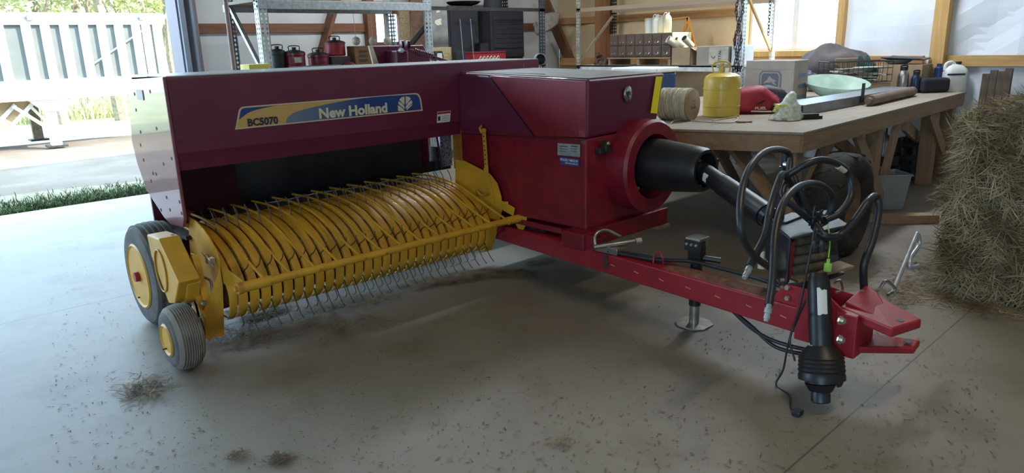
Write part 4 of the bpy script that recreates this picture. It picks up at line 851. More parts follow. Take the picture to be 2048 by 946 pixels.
# twine spool
f = P(1386, 212, Y=3.55); ax = V(-.12, 1, 0).normalized(); R_ = .138; f.z = TZ+R_+.002
tw = thing('twine_spool', (f.x, f.y, TZ), 'large spool of pale baler twine with brown cardboard end standing beside the yellow tank', 'twine')
def octo(R, n=40, sq=.25): return [R*(1+sq*.16*(1-math.cos(4*(2*math.pi*k/n)))) for k in range(n)]
mbw = MB().lathe(f+ax*.02, ax, [(0, R_*.98)] + [(.005+.27*k/40, R_*(.985+.015*(k % 2))) for k in range(41)] + [(.28, R_*.98)], 40); mbw.build('wound_twine', 'twine', tw, smooth=60)
ss = MB(); rnd = random.Random(12)
for k in range(44):
    t = rnd.uniform(.02, .27); tl = rnd.uniform(-.25, .25); pts = []
    xx = ax.orthogonal().normalized(); yy = ax.cross(xx)
    for j in range(25):
        a = 2*math.pi*j/24; pts.append(f + ax*min(.29, max(.02, t+.05*math.sin(a+k)*tl*4)) + (xx*math.cos(a)+yy*math.sin(a))*(R_+.004))
    ss.tube(pts, .0035, 5, cap=False)
tag(ss.build('loose_strands', 'twine', tw), kind='stuff')
ed = MB().lathe(f-ax*.004, ax, [(0, R_*.96), (.003, R_), (.05, R_*1.015), (.055, R_*.98)], 8 if False else 40).build('cardboard_end', 'cardboard', tw, smooth=30)
text('lettering', 'DOUB', lambda s, t: f - ax*.0055 + V(1, .12, 0).normalized()*(s-.5)*.09 + V(0, 0, -.035+.02*t), 'textdark', tw, 0, 1, 0, 1, .03)
for s_ in (-1, 1): MB().bar(f-ax*.005+V(-.03, 0, .02+.012*s_), f-ax*.005+V(.03, 0, .02+.018*s_), .004, .006).build('printed_mark', 'greydecal', tw)
# blue cooler
c = P(1352, 203, Z=TZ); w_ = .62; lz = hz(141, c.x, c.y); 
cb = thing('cooler', (c.x-.2, c.y+.3, TZ), 'blue cooler with a white lid at the back of the bench behind the twine spool', 'cooler')
MB().box(c.x-.40, c.x, c.y, c.y+.62, TZ, lz-.01).build('body', 'blue', cb, bevel=.03, seg=3)
MB().box(c.x-.42, c.x+.02, c.y-.02, c.y+.64, lz-.012, lz+.045).build('lid', 'white', cb, bevel=.018, seg=3)
MB().box(c.x+.0, c.x+.015, c.y+.2, c.y+.42, lz-.12, lz-.08).build('handle', 'white', cb)
# red bag
def blob(c, r, seed, sq, n=28, amp=.12, f=3.):
    rnd = random.Random(seed); ph = [(rnd.uniform(-f, f), rnd.uniform(-f, f), rnd.uniform(-f, f), rnd.uniform(0, 6)) for _ in range(9)]
    mb = MB().ball((0, 0, 0), 1, n, (1, 1, 1)); c = Vector(c)
    for i, q in enumerate(mb.v):
        d = 1 + amp*sum(math.sin(a*q.x*2+b*q.y*2+g*q.z*2+h) for a, b, g, h in ph)/3
        mb.v[i] = V(q.x*d*sq[0]*r, q.y*d*sq[1]*r, max(q.z*d, -.55)*sq[2]*r)
    return mb
def place(mb, c, rot=0):
    M4 = Matrix.Translation(Vector(c)) @ Matrix.Rotation(rot, 4, 'Z'); mb.v = [M4 @ q for q in mb.v]; return mb
AZR = math.atan2(-.682, .731)                    # direction running along the picture from the camera
c = P(1527, 212, Z=TZ+.06); 
rb = thing('tool_bag', (c.x, c.y, TZ), 'red zip tool bag with black ends lying between yellow tank and large cardboard box', 'bag')
place(blob((0, 0, 0), 1, 4, (.27, .17, .155), amp=.12), (c.x-.09, c.y+.07, TZ+.092), AZR).build('body', mat('red_nylon', (.32, .012, .025), .55, 0, .12, 8, bump=.3, bs=12), rb, smooth=60)
place(blob((0, 0, 0), 1, 9, (.24, .18, .15), amp=.12), (c.x+.16, c.y+.02, TZ+.083), AZR).build('end_panel', mat('black_nylon', (.02, .02, .03), .6, bump=.3, bs=15), rb, smooth=60)
rr = V(.731, -.682, 0)
MB().tube(catmull([c-rr*.16+V(-.10, -.1, .02), c-rr*.06+V(-.10, -.1, .05), c+rr*.02+V(-.09, -.09, .09)]), .008, 8).build('zip', 'black', rb, smooth=40)
MB().tube(catmull([c-rr*.17+V(-.12, -.12, -.03), c-rr*.05+V(-.13, -.13, -.035), c+rr*.1+V(-.13, -.13, -.04)]), .007, 8).build('piping', 'cream', rb, smooth=40)
text('lettering', 'FUEL', lambda s, t: c + rr*(-.14+.11*s) + V(-.118, -.127, -.018+.028*t), 'creamdecal', rb, 0, 1, 0, 1, .03)
# large cardboard box with a deer badge
bx0 = 7.95; by0 = P(1585, 195, X=bx0).y; by1 = P(1491, 150, X=bx0).y; bx1 = P(1614, 180, Y=by0).x
bz = hz(121, bx0, by0)
jb = thing('cardboard_box', (8.18, 4.2, TZ), 'large plain cardboard box with dark leaping-deer badge at the back of the bench', 'box')
MB().box(bx0, bx1, by0, by1, TZ, bz).build('carton', 'cardboard2', jb, bevel=.006)
MB().add([(bx0-.002, by0+.02, bz-.10), (bx0-.002, by1-.02, bz-.10), (bx0-.002, by1-.02, bz-.095), (bx0-.002, by0+.02, bz-.095)], [(0, 1, 2, 3)]).build('crease', 'cardboard', jb)
cy, cz_ = (P(1540, 162, X=bx0).y, P(1540, 162, X=bx0).z); w2, h2 = .135, .115
oc = [(-w2+.03, -h2), (w2-.03, -h2), (w2, -h2+.04), (w2, h2-.04), (w2-.03, h2), (-w2+.03, h2), (-w2, h2-.04), (-w2, -h2+.04)]
MB().add([(bx0-.003, cy-a, cz_+b) for a, b in oc], [tuple(range(8))]).build('badge', mat('badge_ink', (.12, .13, .16), .7), jb)
MB().add([(bx0-.004, cy-a*.88, cz_+b*.86) for a, b in oc], [tuple(range(8))]).build('badge', 'cardboard2', jb)
MB().add([(bx0-.005, cy-a*.78, cz_+b*.76) for a, b in oc], [tuple(range(8))]).build('badge', mat('badge_ink_b', (.10, .11, .14), .7), jb)
deer = [(-.085, .0), (-.05, .02), (-.02, .03), (.0, .055), (.015, .06), (.012, .04), (.03, .035), (.025, .02), (.05, .0), (.085, -.03), (.06, -.025), (.03, -.015), (.01, -.02), (-.02, -.01), (-.045, -.035), (-.085, -.045), (-.055, -.02), (-.06, -.005)]
MB().add([(bx0-.006, cy+a*1.0, cz_+b) for a, b in deer], [tuple(range(len(deer)))]).build('badge', 'cardboard2', jb)
for k in range(3): MB().add([(bx0+.1, by0-.002, bz-.15-.12*k), (bx0+.3, by0-.002, bz-.15-.12*k), (bx0+.3, by0-.002, bz-.19-.12*k), (bx0+.1, by0-.002, bz-.19-.12*k)], [(0, 1, 2, 3)]).build('printed_mark', 'greydecal', jb)
# clear plastic bag
c = P(1568, 240, Z=TZ); mb = MB(); rnd = random.Random(6)
for i in range(9):
    t = i/8; r = .125*(1-t)**.8*(1+.15*math.sin(i*2))+.012; mb_r = []
    mb_r = [c + rr*(.02+.035*t) + V(0, 0, .004+.24*t) + (rr*math.cos(a) + V(.682, .731, 0)*.75*math.sin(a))*r*(1+.12*math.sin(3*a+i)+.07*math.sin(7*a+2*i)) for a in [2*math.pi*k/36 for k in range(36)]]
    mb.v += mb_r
mb.f = [(i*36+k, i*36+(k+1) % 36, (i+1)*36+(k+1) % 36, (i+1)*36+k) for i in range(8) for k in range(36)] + [tuple(range(36))[::-1], tuple(range(288, 324))]
pb = tag(mb.build('plastic_bag', 'bag', smooth=60), 'crumpled clear plastic bag of yellow packets standing near the bench corner', 'bag')
WL[pb.name] = WL[pb.name]
kd = MB(); 
for k in range(5): kd.box(0, .09, -.05, .05, 0, .02, Matrix.Translation(c + rr*(-.02+.01*k)+V(.0, -.0, .012+.026*k)) @ Matrix.Rotation(.6*k, 4, 'Z'))
kd.build('packet', mat('yellow_packet', (.62, .58, .10), .5), pb)
c = P(1620, 238, Z=TZ)
item('bar_clamp', MB().box(-.13, .10, -.025, .025, .0, .03, Matrix.Translation(c) @ Matrix.Rotation(AZR, 4, 'Z')).box(-.09, .06, -.04, -.02, .02, .05, Matrix.Translation(c) @ Matrix.Rotation(AZR+.15, 4, 'Z')), 'black', 'small black clamp lying beside the clear plastic bag', 'clamp', bevel=.005)
c = P(1490, 246, Z=TZ)
pm_ = MB().tube([c-rr*.07, c, c+rr*.07+V(.03, .03, 0)], .006, 6).tube([c-rr*.06+V(.04, .05, 0), c+rr*.06], .006, 6)
for q in range(len(pm_.v)): pm_.v[q].z = max(pm_.v[q].z+.006, TZ)
item('pliers', pm_, 'girt', 'small rusty pliers lying on the bench in front of the red bag', 'pliers')
item('cord', MB().tube(catmull([P(1342, 247, Z=TZ+.006), P(1350, 241, Z=TZ+.012), P(1372, 240.5, Z=TZ+.006), P(1420, 244, Z=TZ+.006), P(1462, 245, Z=TZ+.006), P(1474, 240, Z=TZ+.006), P(1470, 234, Z=TZ+.006), P(1425, 241, Z=TZ+.006)], 8), .006, 8), 'cream', 'white cord snaking along the bench edge below the twine spool', 'cord', smooth=60)
# long steel channel and wooden roller
ch = thing('steel_channel', (7.7, 3.05, TZ), 'long grey steel channel lying lengthwise on the bench', 'steel channel')
MB().box(6.42, 9.15, 2.96, 3.26, TZ+.085, TZ+.095).box(6.42, 9.15, 2.96, 2.972, TZ, TZ+.09).box(6.42, 9.15, 3.25, 3.26, TZ, TZ+.09).build('channel', mat('blue_grey_steel', (.19, .20, .22), .4, .3, .15, 8), ch, bevel=.003)
MB().box(6.40, 6.45, 2.97, 3.25, TZ+.005, TZ+.085).build('end_block', 'black', ch, bevel=.004)
q = P(1725, 190, Y=2.95); MB().box(q.x-.03, q.x+.03, 2.94, 2.955, TZ+.02, TZ+.22).build('bracket', 'black', ch, bevel=.005)
item('wooden_roller', MB().tube([(7.62, 2.84, TZ+.055), (9.05, 2.92, TZ+.055)], .053, 20).tube([(7.55, 2.835, TZ+.055), (9.12, 2.925, TZ+.055)], .03, 12), mat('grey_wood', (.20, .14, .10), .8, 0, .2, 14), 'worn wooden roller lying in front of the long steel channel', 'roller', smooth=40)
# scoop
c = P(1680, 196, Z=TZ); c = P(1682, 196, Z=TZ); rows = []
for i in range(9):
    r = []
    for j in range(25):
        a = 2*math.pi*j/24; t = i/8; rx = (.12+.24*t**.7)*1.0; ry = (.09+.17*t**.7)
        r.append(c + rr*(rx*math.cos(a)*(1.15 if math.cos(a) < 0 else 1)) + V(.682, .731, 0)*ry*math.sin(a) + V(0, 0, .004+.10*t**1.6*(1-.15*math.cos(a))+.075*t*(1+math.sin(a))) + V(.682, .731, 0)*.10*t*t)
    rows.append(r)
mb = MB().sheet(rows, .006, (0, 0, 1)); mb.lathe(c+V(0, 0, .001), (0, 0, 1), [(0, .10), (.012, .11)], 24)
item('feed_pan', mb, 'green', 'shallow sea-green rubber pan tilted on the bench behind the steel channel', 'pan', smooth=50)
# blanket pile
c = P(1690, 168, Z=TZ); 
bl = thing('blanket_pile', (9.55, 4.25, TZ), 'heap of dark blankets with a blue and white cloth spilling down beside the wire basket', 'blankets')
place(blob((0, 0, 0), 1, 21, (.44, .30, .36), n=44, amp=.14, f=3.6), (9.62, 4.08, TZ+.200), AZR).build('blanket', 'blanket', bl, smooth=60)
place(blob((0, 0, 0), 1, 23, (.30, .22, .24), n=36, amp=.16, f=4), (9.45, 4.32, TZ+.133), AZR).build('cloth', 'blanket2', bl, smooth=60)
place(blob((0, 0, 0), 1, 29, (.16, .16, .22), amp=.2, f=5), (9.72, 3.75, TZ+.20), AZR).build('cloth', mat('green_cloth', (.015, .055, .045), .9, bump=.4, bs=20), bl, smooth=60)
MB().box(-.14, .14, -.01, .01, 0, .22, Matrix.Translation(V(9.42, 3.86, TZ+.20)) @ Matrix.Rotation(AZR, 4, 'Z') @ Matrix.Rotation(.2, 4, 'X')).build('cardboard_piece', 'cardboard', bl)
# wire basket with papers
c = P(1715, 176, Z=TZ); c = V(9.15, 3.62, TZ+.14)
item('paper_carton', MB().box(-.36, .38, -.14, .14, 0, .138, Matrix.Translation(c-V(0, 0, .14)) @ Matrix.Rotation(AZR, 4, 'Z')), 'cardboard', 'flat worn carton underneath the dark wire basket', 'box', bevel=.006)
wb = thing('wire_basket', (c.x, c.y, TZ), 'dark wire basket full of papers in front of the blanket pile', 'basket')
Rm = Matrix.Translation(c) @ Matrix.Rotation(AZR, 4, 'Z'); bk = MB()
for z in (.0, .08, .16, .24):
    for a, b in (((-.38, -.15), (.38, -.15)), ((.38, -.15), (.38, .15)), ((.38, .15), (-.38, .15)), ((-.38, .15), (-.38, -.15))): bk.tube([Rm @ V(*a, z+.006), Rm @ V(*b, z+.006)], .007 if z > .2 else .004, 6)
for k in range(14):
    x = -.38 + .76*k/13; bk.tube([Rm @ V(x, -.15, .006), Rm @ V(x, -.15, .25)], .003, 5).tube([Rm @ V(x, .15, .006), Rm @ V(x, .15, .25)], .003, 5)
bk.build('wire_frame', 'darksteel', wb)
rnd = random.Random(31); pp = MB()
for k in range(12): pp.box(-.16, .16, -.11, .11, 0, .012, Rm @ Matrix.Translation(V(rnd.uniform(-.18, .18), rnd.uniform(-.02, .02), .012+.014*k)) @ Matrix.Rotation(rnd.uniform(-.3, .3), 4, 'Z'))
tag(pp.build('papers', 'paper', wb), kind='stuff')
# brown box behind the bottles, tray, bottles, case, jugs
item('cardboard_box', MB().box(9.62, 9.98, 3.02, 3.52, TZ, TZ+.33), 'cardboard', 'open brown cardboard box behind the two flasks', 'box', bevel=.006)
item('bowl', MB().lathe((9.78, 3.36, TZ+.335), (0, 0, 1), [(0, .10), (.01, .12), (.045, .17), (.05, .168)], 28), 'tub', 'pale round bowl resting on the brown cardboard box', 'bowl', smooth=30)
item('tray', MB().sheet([[(9.60, 3.05, TZ+.40), (9.60, 3.5, TZ+.42)], [(9.75, 3.05, TZ+.385), (9.75, 3.5, TZ+.40)], [(9.98, 3.05, TZ+.40), (9.98, 3.5, TZ+.43)]], .012, (0, 0, 1)), 'black', 'black flat tray lying over the bowl on the brown box', 'tray')
def bottle(x, y, h, r, m, label, nm='flask', handle=True):
    o = thing(nm, (x, y, TZ), label, 'flask')
    MB().lathe((x, y, TZ), (0, 0, 1), [(0, r*.96), (.01, r), (h*.62, r), (h*.72, r*.88), (h*.80, r*.62), (h*.84, r*.6)], 28).build('body', m, o, smooth=30)
    cp = MB().lathe((x, y, TZ+h*.83), (0, 0, 1), [(0, r*.68), (h*.12, r*.68), (h*.13, r*.6)], 24).build('cap', 'black', o, smooth=30)
    if handle: MB().tube(catmull([(x-r*.5, y+r*.45, TZ+h*.93), (x-r*.4, y+r*.35, TZ+h*1.0), (x+r*.4, y-r*.35, TZ+h*1.0), (x+r*.5, y-r*.45, TZ+h*.93)]), r*.14, 8).build('loop', 'black', cp, smooth=40)
    return o
q = P(1803, 186, Z=TZ); bottle(q.x, q.y, hz(131, q.x, q.y)-TZ, .062, 'steel', 'tall brushed steel flask with black loop cap on the bench')
q = P(1829, 186, Z=TZ); bottle(q.x, q.y, hz(141, q.x, q.y)-TZ, .055, mat('navy_flask', (.02, .03, .06), .3, .3), 'shorter navy flask standing beside the brushed steel one')
q0, q1 = P(1843, 187, Z=TZ), P(1903, 185, Z=TZ)
item('soft_case', MB().bar(q0+V(.0, 0, .09)+V(.682, .731, 0)*.08, q1+V(0, 0, .09)+V(.682, .731, 0)*.08-rr*.02, .16, .17), mat('soft_black', (.018, .018, .025), .8), 'long black soft case lying between the navy flask and the white jug', 'case', bevel=.04, seg=4)
def jug(x, y, z, w, d, h, m, label, grp=None, rot=AZR, band=None, nm='jug'):
    o = thing(nm, (x, y, z), label, 'jug', grp); Mx = Matrix.Translation(V(x, y, z)) @ Matrix.Rotation(rot, 4, 'Z')
    mb = MB(); pr_ = [(0, .94), (.03, 1), (.62, 1), (.74, .9), (.84, .62), (.90, .3)]
    def ring(s, zz): return [Mx @ V(max(-1, min(1, 1.25*math.cos(a)))*w/2*s, max(-1, min(1, 1.25*math.sin(a)))*d/2*s, zz*h) for a in [2*math.pi*k/24 for k in range(24)]]
    vs = [q for zz, s in pr_ for q in ring(s, zz)]; n = len(pr_)
    mb.add(vs, [(i*24+k, i*24+(k+1) % 24, (i+1)*24+(k+1) % 24, (i+1)*24+k) for i in range(n-1) for k in range(24)] + [tuple(range(24))[::-1], tuple(range((n-1)*24, n*24))])
    b = mb.build('body', m, o, smooth=40)
    MB().lathe(Mx @ V(w*.12, 0, h*.89), (0, 0, 1), [(0, w*.14), (h*.09, w*.14)], 14).build('cap', 'black' if band else 'white', o, smooth=30)
    MB().tube(catmull([Mx @ V(-w*.02, 0, h*.90), Mx @ V(-w*.2, 0, h*.97), Mx @ V(-w*.42, 0, h*.90), Mx @ V(-w*.45, 0, h*.70)]), w*.07, 8).build('handle', m, o, smooth=40)
    if band: MB().add([Mx @ V(-w*.505, -d*.52, h*.60), Mx @ V(w*.3, -d*.52, h*.60), Mx @ V(w*.3, -d*.52, h*.54), Mx @ V(-w*.505, -d*.52, h*.54)], [(0, 1, 2, 3)]).build('label_band', band, o)
    return o
q = P(1917, 181, Z=TZ); jug(q.x-.15, q.y+.03, TZ, .27, .18, hz(122, q.x-.15, q.y)-TZ, 'white', 'white plastic jug with dark label band at the far end of the bench', band='textdark')
q = P(1889, 165, Z=TZ+.08); item('canister', MB().lathe((9.93, 2.93, TZ), (0, 0, 1), [(0, .05), (.28, .05), (.30, .03), (.33, .03)], 20), 'blue', 'dark blue canister between the black case and the white jug', 'canister', smooth=30)
# boards leaning on the wall past the bench
for k, (px, top_) in enumerate(((1972, 148), (1988, 141), (2003, 143), (2018, 137))):
    a = P(px, top_, X=9.95); item('fence_board', MB().bar((9.72, a.y-.05, .0), (9.98, a.y, a.z), .075, .05, (1, 0, 0)), mat('dark_board', (.07, .045, .03), .8, 0, .3, 10), f"{('first', 'second', 'third', 'fourth')[k]} dark weathered board from the bench, leaning upright on the wall behind the hay", 'board', 'weathered boards leaning on the wall', bevel=.004)
# ---- under the bench
ty_ = thing('tractor_tyre', (5.72, 2.35, 0), 'large worn bare tractor tyre standing under the workbench corner', 'tyre')
Rt, wt = .405, .30; ctr = V(5.69, 2.27, Rt); axt = V(.05, -1, 0).normalized(); 
prf = [(-.08, .22), (-.13, .25), (-.15, .31), (-.13, .375), (-.09, .398), (-.03, .405), (.03, .405), (.09, .398), (.13, .375), (.15, .31), (.13, .25), (.08, .22)]
MB().lathe(ctr, axt, prf, 64, closed=True).build('casing', 'tyre_old', ty_, smooth=50)
MB().lathe(ctr, axt, [(-.05, .235), (-.06, .20), (0, .17), (0, .06), (.01, .06), (.01, .18), (.08, .21), (.085, .235)], 40, closed=True).build('rim', mat('rusty_rim', (.16, .10, .05), .8, 0, .3, 12), ty_, smooth=40)
lg = MB(); xx = axt.orthogonal().normalized(); yy = axt.cross(xx)
for k in range(30):
    a = 2*math.pi*k/30; s_ = 1 if k % 2 else -1; d0 = xx*math.cos(a)+yy*math.sin(a); a2 = a+.14; d1 = xx*math.cos(a2)+yy*math.sin(a2)
    lg.bar(ctr+d0*.400, ctr+d1*.393+axt*s_*.12, .028, .016, d0)
tag(lg.build('tread_lug', 'tyre_old', ty_), kind='stuff')
q = P(1785, 418, Z=0); tb = MB(); mz = hz(347, q.x, q.y)
vs = []
for z, s in ((.0, .80), (mz, 1.0), (mz, 1.06), (mz-.02, 1.07), (mz-.005, .97), (.02, .77)): vs += [V(q.x, q.y+.12, z) + (rr*i*.20 + V(.682, .731, 0)*j*.16)*s for i, j in ((-1, -1), (1, -1), (1, 1), (-1, 1))]
tb.add(vs, [(3, 2, 1, 0)] + [(i*4+k, i*4+(k+1) % 4, (i+1)*4+(k+1) % 4, (i+1)*4+k) for i in range(5) for k in range(4)] + [(20, 21, 22, 23)])
item('storage_tub', tb, 'tub', 'grey plastic tub on the floor beside the tractor tyre', 'tub', bevel=.012)
for k, (px, py, w_, d_, h_, lb, m_) in enumerate(((1790, 352, .75, .5, .34, 'low black crate under the bench behind the grey tub', 'black'), (1832, 372, .45, .4, .45, 'black crate of machine parts under the bench by the hay', 'darksteel'))):
    q = P(px, py, Z=0) if k else P(1800, 372, Z=0)
    Mx = Matrix.Translation(V(q.x+.1+(.35 if k else -.25), q.y+(.30 if k else .45), 0)) @ Matrix.Rotation(AZR, 4, 'Z'); o = thing('crate', Mx.translation, lb, 'crate')
    cr = MB().box(-w_/2, w_/2, -d_/2, d_/2, 0, .02, Mx)
    for z in (.02, .13, .24, h_-.05): cr.box(-w_/2, w_/2, -d_/2, -d_/2+.02, z, z+.06, Mx).box(-w_/2, w_/2, d_/2-.02, d_/2, z, z+.06, Mx).box(-w_/2, -w_/2+.02, -d_/2, d_/2, z, z+.06, Mx).box(w_/2-.02, w_/2, -d_/2, d_/2, z, z+.06, Mx)
    for a in (-1, 1):
        for b in (-1, 1): cr.box(a*w_/2-.02*(a > 0), a*w_/2+.02*(a < 0), b*d_/2-.02*(b > 0), b*d_/2+.02*(b < 0), 0, h_, Mx)
    cr.build('slats', m_, o)
    rnd = random.Random(40+k); pt = MB()
    for j in range(7): pt.lathe(Mx @ V(rnd.uniform(-w_*.35, w_*.35), rnd.uniform(-d_*.3, d_*.3), .02), (rnd.uniform(-.1, .1), rnd.uniform(-.1, .1), 1), [(0, .05), (h_*.9, .05), (h_*1.0, .03), (h_*1.08, .03)], 12)
    tag(pt.build('machine_parts', 'darksteel', o, smooth=30), kind='stuff')
q = P(1828, 318, X=8.5); item('spray_can', MB().lathe((8.72, 3.05, 0), (0, 0, 1), [(0, .05), (.56, .05), (.60, .03), (.68, .03)], 16), 'steel', 'tall bare metal cylinder under the bench near the hay bale', 'cylinder', smooth=30)
a, b_ = P(1745, 438, Z=.04), P(1872, 436, Z=.04); item('plank', MB().bar(a, b_, .12, .08), 'lumber', 'pale timber plank lying on the floor below the bench', 'plank', bevel=.004)
# dark bins behind, at the foot of the far shelving
item('storage_bin', MB().box(7.9, 8.8, 5.4, 6.6, 0, .36).box(7.86, 8.84, 5.36, 6.64, .33, .37), 'darksteel', 'long dark storage bin on the floor behind the bench legs', 'bin', bevel=.01)
item('sack', place(blob((0, 0, 0), 1, 51, (.45, .35, .38), amp=.15), (7.1, 5.15, .21), AZR), 'black', 'black stuffed sack on the floor behind the bench brace', 'sack', smooth=60)
# ---------------------------------------------------------------- racks
def perf(mb, o, du, dn, w, z0, z1, cols, pitch, r):      # strip of sheet steel with real diamond holes
    o = Vector(o); du = Vector(du); n = int((z1-z0)/pitch); cw = w/cols
    def pt(u, z): return o + du*u + V(0, 0, z)
    vs = []; fs = []
    for c_ in range(cols):
        for k in range(n):
            u0 = cw*c_; zz = z0+pitch*k; cu = u0+cw/2; cz = zz+pitch/2; b = len(vs)
            vs += [pt(u0, zz), pt(u0+cw, zz), pt(u0+cw, zz+pitch), pt(u0, zz+pitch), pt(cu, cz-r*1.5), pt(cu+r, cz), pt(cu, cz+r*1.5), pt(cu-r, cz)]
            fs += [(b, b+1, b+4), (b+1, b+5, b+4), (b+1, b+2, b+5), (b+2, b+6, b+5), (b+2, b+3, b+6), (b+3, b+7, b+6), (b+3, b, b+7), (b, b+4, b+7)]
    mb.add(vs, fs)
def upright(par, x, y, sx, sy, h, m='galv', fine=True, w=.09, nm='upright'):
    mb = MB(); perf(mb, (x, y, 0), (sx, 0, 0), None, w, 0, h, 2, .05, .013); perf(mb, (x, y, 0), (0, sy, 0), None, w, 0, h, 2, .05, .013)
    mb.box(min(x+sx*w, x+sx*(w-.004)), max(x+sx*w, x+sx*(w-.004)), min(y, y+sy*.02), max(y, y+sy*.02), 0, h)
    return mb.build(nm, m, par)
R1 = thing('pallet_rack', (4.6, 7.95, 0), 'perforated steel rack holding the red cookers behind the baler', 'rack')
xl, xr, yf, yb_ = 3.46, 5.72, 7.5, 8.4
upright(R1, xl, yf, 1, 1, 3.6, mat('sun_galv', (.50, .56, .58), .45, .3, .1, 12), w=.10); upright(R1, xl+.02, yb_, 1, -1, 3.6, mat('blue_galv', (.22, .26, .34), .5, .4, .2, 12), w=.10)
upright(R1, xr, yf, -1, 1, 3.6, w=.11); upright(R1, xr, yb_, -1, -1, 3.6, w=.10)
MB().bar((xl+.05, yb_-.05, 2.22), (xl+.05, yf+.05, 1.36), .04, .04).build('brace', 'galv', R1)
MB().bar((xr-.02, yf+.05, 1.98), (xr-.04, yb_-.05, 1.45), .04, .05).build('brace', 'darksteel', R1)
MB().bar((xl, yf+.02, 2.17), (xr, yf+.02, 2.17), .05, .09).box(xl, xr, yb_-.05, yb_, 2.13, 2.21).build('beam', 'galv', R1, bevel=.003)
MB().box(xl, xr, yf+.05, yb_-.05, 2.20, 2.23).build('shelf', 'top', R1)
MB().box(xl-.1, xr, 7.22, yb_-.05, 1.30, 1.34).build('shelf', 'girt', R1); MB().bar((xl, yf+.02, 1.26), (xr, yf+.02, 1.26), .05, .08).build('beam', 'galv', R1)
item('scaffold_pole', MB().tube([P(452, 10, Y=7.4)+V(0, 0, 1.2), V(P(452, 10, Y=7.4).x+.0, 7.4, 0)], .022, 14), mat('pinkish_pole', (.30, .22, .20), .5, .2), 'thin brown steel pole standing upright beside the rack near the doorway', 'pole', smooth=40)
SZ = 1.34
def pot(px, w_px, top_py, yy, m, label, base=SZ, lid='darksteel', rot=0):
    c = P(px, 120, Y=yy); c.z = base; d = (c-EYE).dot(FW); r = w_px/2*d/FPX; h = hz(top_py, c.x, c.y)-base
    o = thing('cooking_pot', c, label, 'pot'); MB().lathe(c, (0, 0, 1), [(0, r*.92), (h*.1, r), (h*.9, r), (h*.92, r*1.06), (h, r*1.06)], 32).build('body', m, o, smooth=30)
    ld = MB().lathe(c+V(0, 0, h), (0, 0, 1), [(0, r*1.04), (.012, r*1.0), (.03, r*.6), (.038, r*.15)], 32).build('lid', lid, o, smooth=30)
    MB().tube(catmull([c+V(-.05, .03, h+.03), c+V(-.045, .03, h+.075), c+V(.045, -.03, h+.075), c+V(.05, -.03, h+.03)]), .006, 6).lathe(c+V(0, 0, h+.03), (0, 0, 1), [(0, .022), (.035, .026)], 12).build('knob', 'darksteel', ld)
    return o
pot(556, 30, 104, 7.95, mat('dark_green_enamel', (.03, .04, .045), .4, .2), 'dark grey lidded pot half hidden by the rack upright')
rp_ = pot(590, 40, 106, 7.9, 'red', 'tall red lidded cooking pot, the widest standing on the rack shelf')
q = P(597, 120, Y=7.74); MB().box(q.x-.03, q.x+.05, 7.765, 7.775, q.z-.03, q.z+.03).build('label', 'twine', rp_)
pot(637, 40, 110, 7.95, 'red', 'red lidded pot in the middle of the rack shelf with blackened lid')
st_z = hz(112, P(673, 100, Y=8.0).x, 8.0)
q = P(673, 110, Y=8.0); item('storage_box', MB().box(q.x-.15, q.x+.13, 7.86, 8.16, SZ, st_z-.004), 'blanket', 'dark printed box under the topmost red pot on the rack', 'box', bevel=.006)
pot(672, 40, 86, 8.0, 'brightred', 'bright red pot stacked topmost above the others on the rack', base=st_z)
q = P(697, 128, Y=7.75); bk_ = thing('round_tin', (q.x, 7.75, SZ), 'small round red tin with white lettering beside the brown carton on the rack', 'tin')
MB().lathe((q.x, 7.75, SZ+.105), (-.2, -1, 0), [(-.04, .095), (.04, .10), (.045, .09)], 28).build('body', 'red', bk_, smooth=30)
for k in range(3): text('lettering', ('SO', 'GOOD', 'CO')[k], lambda s, t: V(q.x-.06+.12*s, 7.704-.012*s, SZ+.13-.04*k+.026*t), 'label', bk_, 0, 1, 0, 1, .03)
q = P(722, 120, Y=7.85); gx = thing('carton', (q.x, 7.85, SZ), 'brown printed feed carton on the rack shelf beside the small round tin', 'carton')
tz_ = hz(92, q.x, 7.85); MB().box(q.x-.11, q.x+.11, 7.80, 7.98, SZ, tz_).build('carton_body', mat('brown_carton', (.24, .13, .05), .8, 0, .15, 10), gx, bevel=.004)
for k, s_ in enumerate(('GRAIN', 'AND', 'SEED')): text('lettering', s_, lambda s, t: V(q.x-.06+.13*s, 7.797, tz_-.08-.055*k+.032*t), 'textdark', gx, 0, 1, 0, 1, .03)
q = P(640, 138, Y=7.55); item('steel_pan', MB().box(P(597, 138, Y=7.5).x, P(690, 138, Y=7.5).x, 7.56, 7.74, SZ, hz(131, q.x, 7.55)), 'blanket', 'low dark tray in front of the cooking pots on the rack', 'tray', bevel=.01)
q0, q1 = P(499, 140, Y=7.24), P(540, 140, Y=7.24); yx = thing('yellow_cabinet', ((q0.x+q1.x)/2, 7.35, SZ), 'small yellow box with grey front at the rack shelf edge by the pale upright', 'box')
zt2 = hz(129, q0.x, 7.24); MB().box(q0.x, q1.x, 7.24, 7.46, SZ, zt2).build('case', mat('yellow_case', (.70, .62, .12), .5), yx, bevel=.004)
MB().box(q0.x+.02, q1.x-.02, 7.234, 7.24, SZ+.02, SZ+.12).build('front_panel', 'trailgrey', yx)
for k, px in enumerate((712, 746, 775)):
    q = P(px, 82, Y=8.25); o = thing('hanging_ball', (q.x, 8.25, q.z-.05), 'pale ball hanging on a wire, ' + ('above the brown feed carton', 'at the pale-framed rear window edge', 'in front of the rear window post')[k], 'ball', 'pale balls hanging behind the rack')
    MB().ball((q.x, 8.25, q.z), .055, 18).build('globe', 'cream', o, smooth=60)
    MB().tube([(q.x, 8.25, q.z+.04), (q.x-.01, 8.25, 2.15)], .003, 5).build('wire', 'steel', o)
